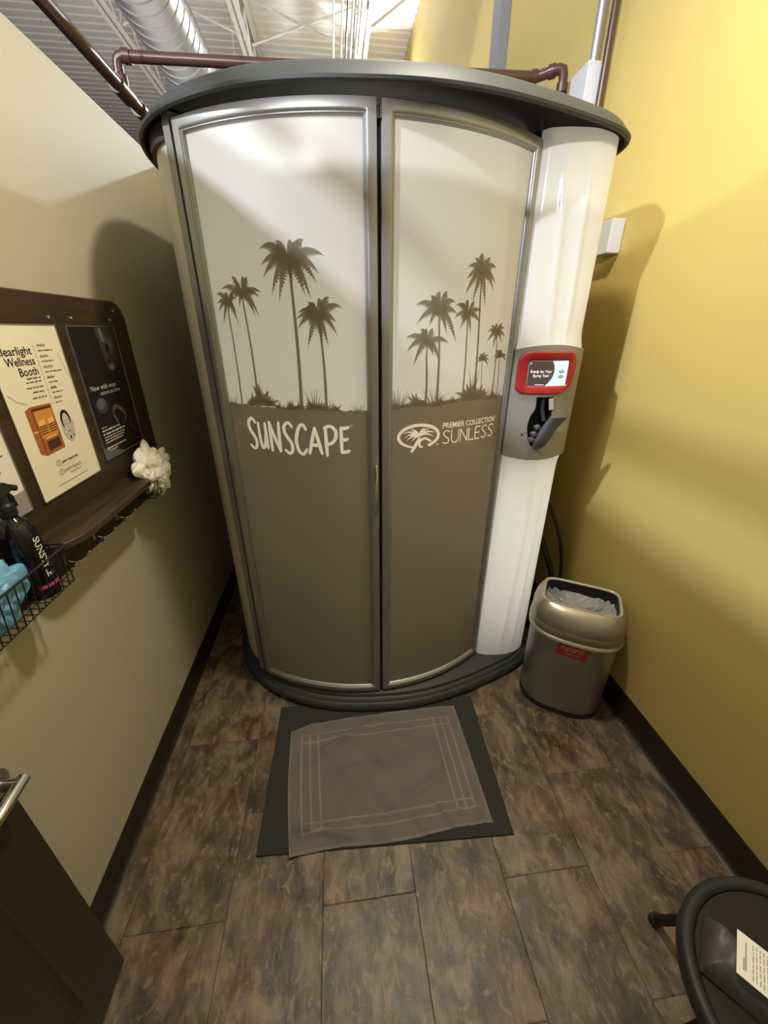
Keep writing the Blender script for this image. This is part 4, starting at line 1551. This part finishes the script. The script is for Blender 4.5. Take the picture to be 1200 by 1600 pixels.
m.ribbon([(1.2245, 1.655), (1.2245, 1.50)], [0.0009, 0.0009], f2)
m.ribbon([(1.315, 1.63), (1.322, 1.60), (1.330, 1.575), (1.339, 1.56)], [0.0008] * 4, f2)
m.ribbon([(1.075, 1.545), (1.10, 1.525), (1.13, 1.515)], [0.0012] * 3, f2)
put_text(m, 'palm beach', 1.178, 1.316, 0.0185, f2, width=0.078)
word_line(m, 1.200, 1.252, 1.3085, 0.0032, f2, 61)
m.ribbon([(1.165, 1.335), (1.245, 1.335)], [0.0006] * 2, f2)
m.ribbon([(1.134, 1.289), (1.278, 1.289)], [0.0016] * 2, f2)
for (cy_, cz_, rr_) in ((1.165, 1.348, 0.0105), (1.163, 1.321, 0.0105)):
    m.ribbon([(cy_ + rr_ * math.cos(a), cz_ + rr_ * 0.75 * math.sin(a)) for a in [2 * PI * k / 20 for k in range(21)]], [0.0018] * 21, f2)
    m.ribbon([(cy_, cz_ - 0.006), (cy_ + 0.001, cz_), (cy_ + 0.005, cz_ + 0.003)], [0.0016] * 3, f2)
    m.ribbon([(cy_ - 0.006, cz_ + 0.001), (cy_, cz_ + 0.003)], [0.0016] * 2, f2)
obj('fine_print', m, M_INK2, P2, smooth=None, fix=False)
# cedar cabin picture
f3 = board_pt(0.0034)
f4 = board_pt(0.0037)
f5 = board_pt(0.0040)


def cb(u, v):     # picture frame of the cabin: u across, v up
    return (1.112 + 0.101 * u, 1.378 + 0.130 * v)


m = MB(); m.poly([cb(*q) for q in ((0.0, 0.95), (0.20, 1.0), (1.0, 0.985), (1.0, 0.03), (0.22, 0.0), (0.0, 0.08))], f3); cabin = obj('cabin_picture', m, M_OR1, P2, smooth=None, fix=False)
m = MB()
m.poly([cb(*q) for q in ((0.26, 0.90), (0.94, 0.90), (0.94, 0.38), (0.26, 0.36))], f4)
obj('cabin_interior', m, M_OR2, cabin, smooth=None, fix=False)
m = MB()
for q0 in (0.30, 0.66):
    m.poly([cb(q0, 0.60), cb(q0 + 0.22, 0.62), cb(q0 + 0.25, 0.72), cb(q0 + 0.02, 0.70)], f5)
m.poly([cb(0.36, 0.315), cb(0.86, 0.335), cb(0.86, 0.37), cb(0.36, 0.35)], f5)
m.poly([cb(0.01, 0.50), cb(0.20, 0.49), cb(0.20, 0.52), cb(0.01, 0.53)], f5)
obj('cabin_lights', m, M_OR4, cabin, smooth=None, fix=False)
m = MB()
for v_ in (0.43, 0.48, 0.53, 0.575):
    m.ribbon([cb(0.27, v_), cb(0.58, v_ + 0.006)], [0.0028] * 2, f5)
    m.ribbon([cb(0.62, v_ + 0.008), cb(0.93, v_ + 0.014)], [0.0028] * 2, f5)
m.poly([cb(0.36, 0.07), cb(0.88, 0.10), cb(0.88, 0.29), cb(0.36, 0.27)], f5)
m.poly([cb(0.20, 0.955), cb(1.0, 0.945), cb(0.97, 0.905), cb(0.24, 0.905)], f5)
m.ribbon([cb(0.21, 0.93), cb(0.215, 0.03)], [0.0014] * 2, f5)
obj('cabin_benches', m, M_OR3, cabin, smooth=None, fix=False)
# oval portrait
PC = (1.255, 1.434)


def pp(u, v):
    return (PC[0] + 0.027 * u, PC[1] + 0.044 * v)


m = MB(); m.disc(PC, 0.0275, 0.0445, f3); port = obj('portrait', m, M_SKIN, P2, smooth=None, fix=False)
m = MB()
hr = catmull([pp(-0.70, 0.0), pp(-0.74, 0.45), pp(-0.52, 0.80), pp(-0.12, 0.95), pp(0.30, 0.86), pp(0.55, 0.55), pp(0.60, 0.15)], 6)
m.ribbon(hr, [0.0050 + 0.004 * math.sin(PI * i / (len(hr) - 1)) for i in range(len(hr))], f4)
for u_ in (-0.38, 0.20):
    m.ribbon([pp(u_ - 0.17, 0.34), pp(u_, 0.39), pp(u_ + 0.18, 0.33)], [0.0014] * 3, f4)
    m.ribbon([pp(u_ - 0.14, 0.17), pp(u_, 0.12), pp(u_ + 0.16, 0.17)], [0.0015] * 3, f4)
m.ribbon([pp(-0.10, 0.15), pp(-0.06, -0.12), pp(-0.18, -0.16)], [0.0009] * 3, f4)
m.ribbon([pp(-0.28, -0.36), pp(-0.10, -0.31), pp(0.12, -0.36)], [0.0030] * 3, f4)
jl = catmull([pp(-0.68, 0.0), pp(-0.58, -0.38), pp(-0.28, -0.64), pp(0.05, -0.62), pp(0.40, -0.30), pp(0.58, 0.10)], 5)
m.ribbon(jl, [0.0010] * len(jl), f4)
m.poly([pp(-0.32, -0.68), pp(0.06, -0.68), pp(-0.10, -0.95)], f4)
m.ribbon([pp(0.38, -0.62), pp(0.58, -0.74)], [0.004, 0.004], f4)
obj('portrait_lines', m, M_INK, port, smooth=None, fix=False)

# poster 3 (black)
P3 = poster(1.392, 1.670, 1.285, 1.700, M_PBLACK, 'black poster with a shadowy half face and white headline')


def blob(mb_, c, ra, rb, fn, rot=0.0):
    n_ = 26
    pts_ = []
    for k in range(n_):
        a = 2 * PI * k / n_
        x_, y_ = ra * math.cos(a), rb * math.sin(a)
        pts_.append((c[0] + x_ * math.cos(rot) - y_ * math.sin(rot), c[1] + x_ * math.sin(rot) + y_ * math.cos(rot)))
    mb_.poly(pts_, fn)


g1, g2, g3, g4 = board_pt(0.0029), board_pt(0.0031), board_pt(0.0033), board_pt(0.0035)
m = MB()
m.poly(catmull([(1.545, 1.698), (1.545, 1.670), (1.552, 1.655), (1.548, 1.635), (1.556, 1.615), (1.556, 1.590), (1.566, 1.568), (1.585, 1.555), (1.610, 1.560), (1.636, 1.585), (1.655, 1.63), (1.655, 1.698)], 4), g1)
face = obj('photo_print', m, M_INKDG, P3, smooth=None, fix=False)
m = MB(); m.poly(catmull([(1.560, 1.697), (1.562, 1.672), (1.570, 1.655), (1.582, 1.648), (1.590, 1.632), (1.600, 1.610), (1.618, 1.620), (1.640, 1.645), (1.630, 1.668), (1.610, 1.662), (1.590, 1.668), (1.578, 1.697)], 4), g2)
obj('cheek_print', m, M_INKG, face, smooth=None, fix=False)
m = MB(); m.poly(catmull([(1.566, 1.575), (1.578, 1.562), (1.600, 1.562), (1.612, 1.578), (1.598, 1.592), (1.580, 1.590)], 4), g2)
obj('chin_print', m, M_INKG, face, smooth=None, fix=False)
m = MB(); m.ribbon(catmull([(1.572, 1.694), (1.570, 1.668), (1.576, 1.650)], 5), [0.005] * 11, g3)
obj('nose_highlight', m, M_INKLG, face, smooth=None, fix=False)
m = MB(); blob(m, (1.588, 1.570), 0.010, 0.006, g3)
obj('chin_highlight', m, M_INKLG, face, smooth=None, fix=False)
m = MB(); blob(m, (1.592, 1.632), 0.012, 0.017, g4, 0.2)
obj('nostril_shadow', m, M_PBLACK, face, smooth=None, fix=False)
m = MB(); m.ribbon(catmull([(1.572, 1.585), (1.590, 1.589), (1.612, 1.584)], 5), [0.007] * 11, g4)
obj('mouth_shadow', m, M_PBLACK, face, smooth=None, fix=False)
m = MB(); m.poly([(1.393, 1.286), (1.52, 1.286), (1.48, 1.300), (1.43, 1.318), (1.393, 1.322)], g1)
obj('foot_print', m, M_INKG, P3, smooth=None, fix=False)
m = MB(); blob(m, (1.458, 1.457), 0.036, 0.026, g1)
ball = obj('fruit_print', m, M_INKDG, P3, smooth=None, fix=False)
m = MB(); blob(m, (1.455, 1.463), 0.026, 0.017, g2, 0.2)
obj('fruit_highlight', m, M_INKG, ball, smooth=None, fix=False)
m = MB(); stroke(m, [(1.512, 1.425), (1.535, 1.440), (1.566, 1.430), (1.590, 1.405), (1.578, 1.385)], 0.014, g2)
hand = obj('hand_print', m, M_INKG, P3, smooth=None, fix=False)
m = MB(); stroke(m, [(1.512, 1.418), (1.522, 1.400), (1.530, 1.378)], 0.011, g2)
obj('thumb_print', m, M_INKG, hand, smooth=None, fix=False)
m = MB()
put_text(m, 'Now with even', 1.420, 1.507, 0.023, g4, width=0.158)
put_text(m, 'more to love.', 1.467, 1.489, 0.019, g4, width=0.135, shear=0.3)
obj('headline', m, M_INKW, P3, smooth=None, fix=False)
m = MB()
word_line(m, 1.414, 1.448, 1.388, 0.0032, g4, 70)
word_line(m, 1.414, 1.532, 1.3775, 0.0060, g4, 71)
word_line(m, 1.414, 1.564, 1.3655, 0.0060, g4, 72)
for k in range(3):
    word_line(m, 1.415, 1.553 - 0.006 * k, 1.355 - k * 0.0088, 0.0044, g4, 73 + k)
word_line(m, 1.430, 1.543, 1.318, 0.0056, g4, 77)
word_line(m, 1.424, 1.484, 1.309, 0.0036, g4, 78)
m.disc((1.420, 1.318), 0.006, 0.005, g4)
obj('body_text', m, M_INKW, P3, smooth=None, fix=False)
M_DRED = mat('dull_red_print', (0.20, 0.05, 0.045, 1), 0.4)
for (a, b) in ((1.612, 1.378), (1.608, 1.362), (1.618, 1.348), (1.634, 1.338), (1.646, 1.328)):
    m = MB(); blob(m, (a, b), 0.005, 0.007, g4)
    obj('small_bottle_print', m, M_DRED, P3, smooth=None, fix=False)


# ------------------------------------------------------------------ wire baskets
def basket(y0, y1, z0, z1, xo, label, group=None):
    t_ = thing('wire_basket', (BX, (y0 + y1) / 2, z0), label, 'basket')
    xi = BX + 0.006
    m_ = MB()
    loop_ = [(xi, y0, z1), (xo - 0.012, y0, z1), (xo, y0 + 0.012, z1), (xo, y1 - 0.012, z1), (xo - 0.012, y1, z1), (xi, y1, z1), (xi, y0, z1)]
    m_.tube(loop_, 0.0032, 8, caps=False)
    obj('rim', m_, M_WIRE, t_)
    m_ = MB()
    k = 0
    yy_ = y0 + 0.012
    while yy_ < y1 - 0.005:
        m_.tube([(xo, yy_, z1), (xo - 0.012, yy_, z0 + 0.006), (xo - 0.018, yy_, z0), (xi, yy_, z0), (xi, yy_, z1)], 0.0014, 6)
        yy_ += 0.022
    for ye in (y0, y1):
        for xx in (xi + 0.03, xi + 0.06, xi + 0.09):
            if xx < xo - 0.01:
                m_.tube([(xx, ye, z1), (xx, ye + (0.004 if ye == y0 else -0.004), z0)], 0.0014, 6)
    for zz_, dx_ in ((z0 + 0.03, 0.009), (z0, 0.018)):
        m_.tube([(xi, y0 + 0.003, zz_), (xo - dx_, y0 + 0.003, zz_), (xo - dx_, y1 - 0.003, zz_), (xi, y1 - 0.003, zz_)], 0.0016, 6)
    obj('wire_cage', m_, M_WIRE, t_)
    return t_


basket(0.50, 0.935, 1.100, 1.207, -0.685, 'black wire basket holding the black spray bottle at the left edge')
basket(1.470, 1.640, 1.105, 1.172, -0.690, 'small black wire basket holding white tissue at the board end')


def crumple(name, c, rad, material, label, cat, seed, amp=0.16, fr=3.2):
    from mathutils import noise
    m_ = MB()
    bm = bmesh.new()
    bmesh.ops.create_icosphere(bm, subdivisions=5, radius=1.0)
    off = Vector((seed * 3.1, seed * 1.7, seed))
    for v in bm.verts:
        n_ = v.co.normalized()
        a = noise.noise(n_ * fr * 0.6 + off)
        b = noise.cell(n_ * fr + off)
        d = noise.voronoi(n_ * fr + off)[0]
        k = 1.0 + amp * 1.2 * a + amp * 1.5 * (d[1] - d[0]) - amp * 0.6
        k += amp * 0.26 * abs(noise.noise(n_ * fr * 3 + off))
        v.co = Vector((n_.x * rad[0] * k, n_.y * rad[1] * k, n_.z * rad[2] * k))
    for v in bm.verts:
        m_.v.append((c[0] + v.co.x, c[1] + v.co.y, c[2] + v.co.z))
    for f in bm.faces:
        m_.face([v.index for v in f.verts])
    bm.free()
    return tag(obj(name, m_, material, smooth=22), label, cat)


crumple('tissue_paper', (-0.722, 1.535, 1.198), (0.052, 0.100, 0.092), M_TISSUE, 'crumpled white tissue bunched in the small wire basket', 'tissue', 2, 0.27, 2.1)
crumple('plastic_bundle', (-0.738, 0.740, 1.186), (0.044, 0.088, 0.078), M_BLUE, 'pale blue folded plastic bundle in the basket beside the spray bottle', 'plastic bundle', 5, 0.22, 2.0)

# spray bottle
bx, by, bz = -0.736, 0.874, 1.1035
sb = thing('spray_bottle', (bx, by, bz), 'black spray bottle with white vertical lettering and pink stripe in the basket', 'spray bottle')
m = MB()
m.lathe([(0.030, 0.0), (0.036, 0.003), (0.037, 0.010), (0.037, 0.150), (0.0365, 0.165), (0.033, 0.182), (0.026, 0.196), (0.018, 0.204), (0.0145, 0.208), (0.0145, 0.224)], (bx, by, bz), 36, cap0=True, cap1=True)
body = obj('bottle_body', m, M_BOTTLE, sb, smooth=40)
m = MB()
m.lathe([(0.0175, 0.212), (0.0175, 0.238), (0.013, 0.242), (0.011, 0.262)], (bx, by, bz), 24, cap0=True, cap1=True)
ang = math.radians(20)
fx, fy = math.sin(ang), math.cos(ang)
hd = [(-0.034, 0.262, 0.010), (-0.024, 0.258, 0.013), (-0.004, 0.256, 0.014), (0.010, 0.262, 0.012), (0.022, 0.266, 0.009)]
top = [(-0.034, 0.278), (-0.022, 0.288), (-0.004, 0.292), (0.010, 0.288), (0.022, 0.280)]
rings = []
for (a, zb_, wd_), (_, zt_) in zip(hd, top):
    c = Vector((bx + fx * a, by + fy * a, 0))
    sd = Vector((fy, -fx, 0)) * wd_
    rings.append([tuple(c + sd + Vector((0, 0, bz + zb_))), tuple(c + sd * 0.8 + Vector((0, 0, bz + zt_))), tuple(c - sd * 0.8 + Vector((0, 0, bz + zt_))), tuple(c - sd + Vector((0, 0, bz + zb_)))])
m.loft(rings, True, True, True)
head = obj('sprayer_head', m, M_TRIG, sb, smooth=40, bevel=0.003)
m = MB()
m.tube([(bx + fx * 0.012, by + fy * 0.012, bz + 0.262), (bx + fx * 0.018, by + fy * 0.018, bz + 0.250), (bx + fx * 0.019, by + fy * 0.019, bz + 0.238), (bx + fx * 0.022, by + fy * 0.022, bz + 0.228)], [0.006, 0.006, 0.005, 0.004], 8)
obj('trigger', m, M_TRIG, head)
m = MB()
m.tube([(bx + fx * 0.022, by + fy * 0.022, bz + 0.272), (bx + fx * 0.034, by + fy * 0.034, bz + 0.266)], 0.007, 12)
obj('nozzle', m, M_TRIG, head)


def bott(ang0):
    def fn(a, b):
        # a runs down the bottle, b runs round it
        th = ang0 + b / 0.0374
        return (bx + 0.0374 * math.cos(th), by + 0.0374 * math.sin(th), bz + 0.158 - a)
    return fn


m = MB()
put_text(m, 'SUNSTYLE', 0.0, -0.010, 0.0235, bott(math.radians(-2)), width=0.102, bold=0.02)
obj('label_text', m, mat('white_bottle_print', (0.75, 0.73, 0.70, 1), 0.4), body, smooth=None, fix=False)
m = MB()
m.grid(lambda u, v: (bx + 0.0375 * math.cos(-0.95 + 1.5 * u), by + 0.0375 * math.sin(-0.95 + 1.5 * u), bz + 0.030 + 0.009 * v), 14, 1)
obj('stripe', m, M_PINK, body, fix=False)

# ------------------------------------------------------------------ open door leaf
m = MB()
x0, x1, y0, y1, z0, z1 = -0.748, -0.703, -0.34, 0.573, 0.008, 2.03
m.box(x0, x1, y0, y1, z0, z1)
dl = obj('door_1', m, M_DOOR, smooth=None, bevel=0.003)
dl['kind'] = 'structure'
for (pz0, pz1) in ((0.16, 0.86), (1.06, 1.88)):
    m = MB()
    o_ = rrect(y0 + 0.115, y1 - 0.115, pz0, pz1, 0.002, 1)
    c_ = lambda d: [(p[0] + (((y0 + y1) / 2 - p[0]) / abs((y0 + y1) / 2 - p[0])) * d, p[1] + (((pz0 + pz1) / 2 - p[1]) / abs((pz0 + pz1) / 2 - p[1])) * d) for p in o_]
    m.loft([[(x1 + h_, a, b) for a, b in c_(d_)] for d_, h_ in ((0, 0.0003), (0.004, 0.006), (0.012, 0.007), (0.020, 0.001), (0.034, 0.001), (0.055, 0.006), (0.06, 0.0065))], True, False, True)
    obj('door_panel', m, M_DOOR, dl, smooth=30)
m = MB()
hz, hy = 0.884, 0.548
m.tube([(x1, hy, hz), (x1 + 0.008, hy, hz)], 0.030, 24)
m.tube([(x1 + 0.008, hy, hz), (x1 + 0.050, hy, hz)], 0.012, 16)
m.tube(catmull([(x1 + 0.048, hy + 0.012, hz), (x1 + 0.050, hy - 0.02, hz), (x1 + 0.052, hy - 0.06, hz - 0.002), (x1 + 0.046, hy - 0.115, hz - 0.004)], 5), [0.0115] * 10 + [0.011, 0.010, 0.009, 0.009, 0.008, 0.008], 14)
obj('door_handle', m, M_NICKEL, dl)

# ------------------------------------------------------------------ stool with pouch
SC = (0.856, 0.170)
stl = thing('round_stool', (SC[0], SC[1], 0), 'low round black stool on splayed legs by the yellow wall', 'stool')
m = MB()
m.lathe([(0.17, 0.440), (0.205, 0.446), (0.2165, 0.462), (0.2185, 0.480), (0.2155, 0.493), (0.210, 0.498), (0.201, 0.499), (0.193, 0.496), (0.190, 0.489)], (SC[0], SC[1], 0), 64, cap0=True)
obj('seat_rim', m, M_STOOLR, stl, smooth=50)
m = MB()
m.lathe([(0.190, 0.486), (0.188, 0.489), (0.12, 0.492), (0.05, 0.493), (0.002, 0.493)], (SC[0], SC[1], 0), 64, cap1=True)
obj('seat_cushion', m, M_STOOL, stl, smooth=50)
a0 = math.atan2(0.297, 0.056)
for k in range(4):
    a = a0 + PI / 2 * k
    c, s_ = math.cos(a), math.sin(a)
    m = MB()
    m.tube([(SC[0] + c * 0.302, SC[1] + s_ * 0.302, 0.006), (SC[0] + c * 0.298, SC[1] + s_ * 0.298, 0.022), (SC[0] + c * 0.219, SC[1] + s_ * 0.219, 0.25), (SC[0] + c * 0.150, SC[1] + s_ * 0.150, 0.445)], 0.0135, 12)
    lg = obj('leg', m, M_STOOL, stl)
    m = MB()
    m.tube([(SC[0] + c * 0.303, SC[1] + s_ * 0.303, 0.0), (SC[0] + c * 0.298, SC[1] + s_ * 0.298, 0.030)], 0.018, 12)
    obj('foot', m, M_HOSE, lg)
pch = thing('folded_pouch', (0.80, 0.21, 0.494), 'dark grey folded pouch lying on the round black stool', 'pouch')
ex = Vector((0.61, -0.79, 0))
ey = Vector((0.73, 0.68, 0)).normalized()
oc = Vector((0.691, 0.262, 0.494))
m = MB()


def pou(u, v, top):
    a = 0.003 + 0.170 * u
    b = -0.012 + 0.108 * v
    h = 0.0
    if top:
        e = min(u * 0.185, (1 - u) * 0.185, v * 0.108, (1 - v) * 0.108)
        h = 0.052 * (1 - math.exp(-(e / 0.012)))
        h += 0.004 * math.sin(u * 24 + 2 * math.sin(v * 5)) * (1 - u) * min(1, e / 0.01)
    return tuple(oc + ex * a + ey * b + Vector((0, 0, h)))


m.grid(lambda u, v: pou(u, v, True), 50, 30)
m.grid(lambda u, v: pou(u, v, False), 50, 30, flip=True)
obj('pouch_body', m, M_POUCH, pch, smooth=60, fix=False)
m = MB()


def crd(a, b, h=0.553):
    return tuple(oc + ex * a + ey * b + Vector((0, 0, h)))


m.loft([[crd(a, b, h) for a, b in ((0.045, 0.004), (0.172, 0.004), (0.172, 0.084), (0.045, 0.084))] for h in (0.549 - 0.494, 0.551 - 0.494)], True, True, True)
cardo = obj('printed_card', m, M_PAPER, pch, smooth=None)
m = MB()
cf = lambda a, b: crd(a, b, 0.0576)
rr = random.Random(9)
for a in (0.056, 0.059):
    m.ribbon([(a, 0.018), (a, 0.040 if a < 0.058 else 0.07)], [0.0022, 0.0022], cf)
for k in range(16):
    a = 0.070 + k * 0.0055
    b = 0.012
    while b < 0.074:
        l = rr.uniform(0.004, 0.014)
        m.ribbon([(a, b), (a, min(b + l, 0.076))], [0.0016] * 2, cf)
        b += l + 0.003
obj('card_text', m, M_INKP, cardo, smooth=None, fix=False)
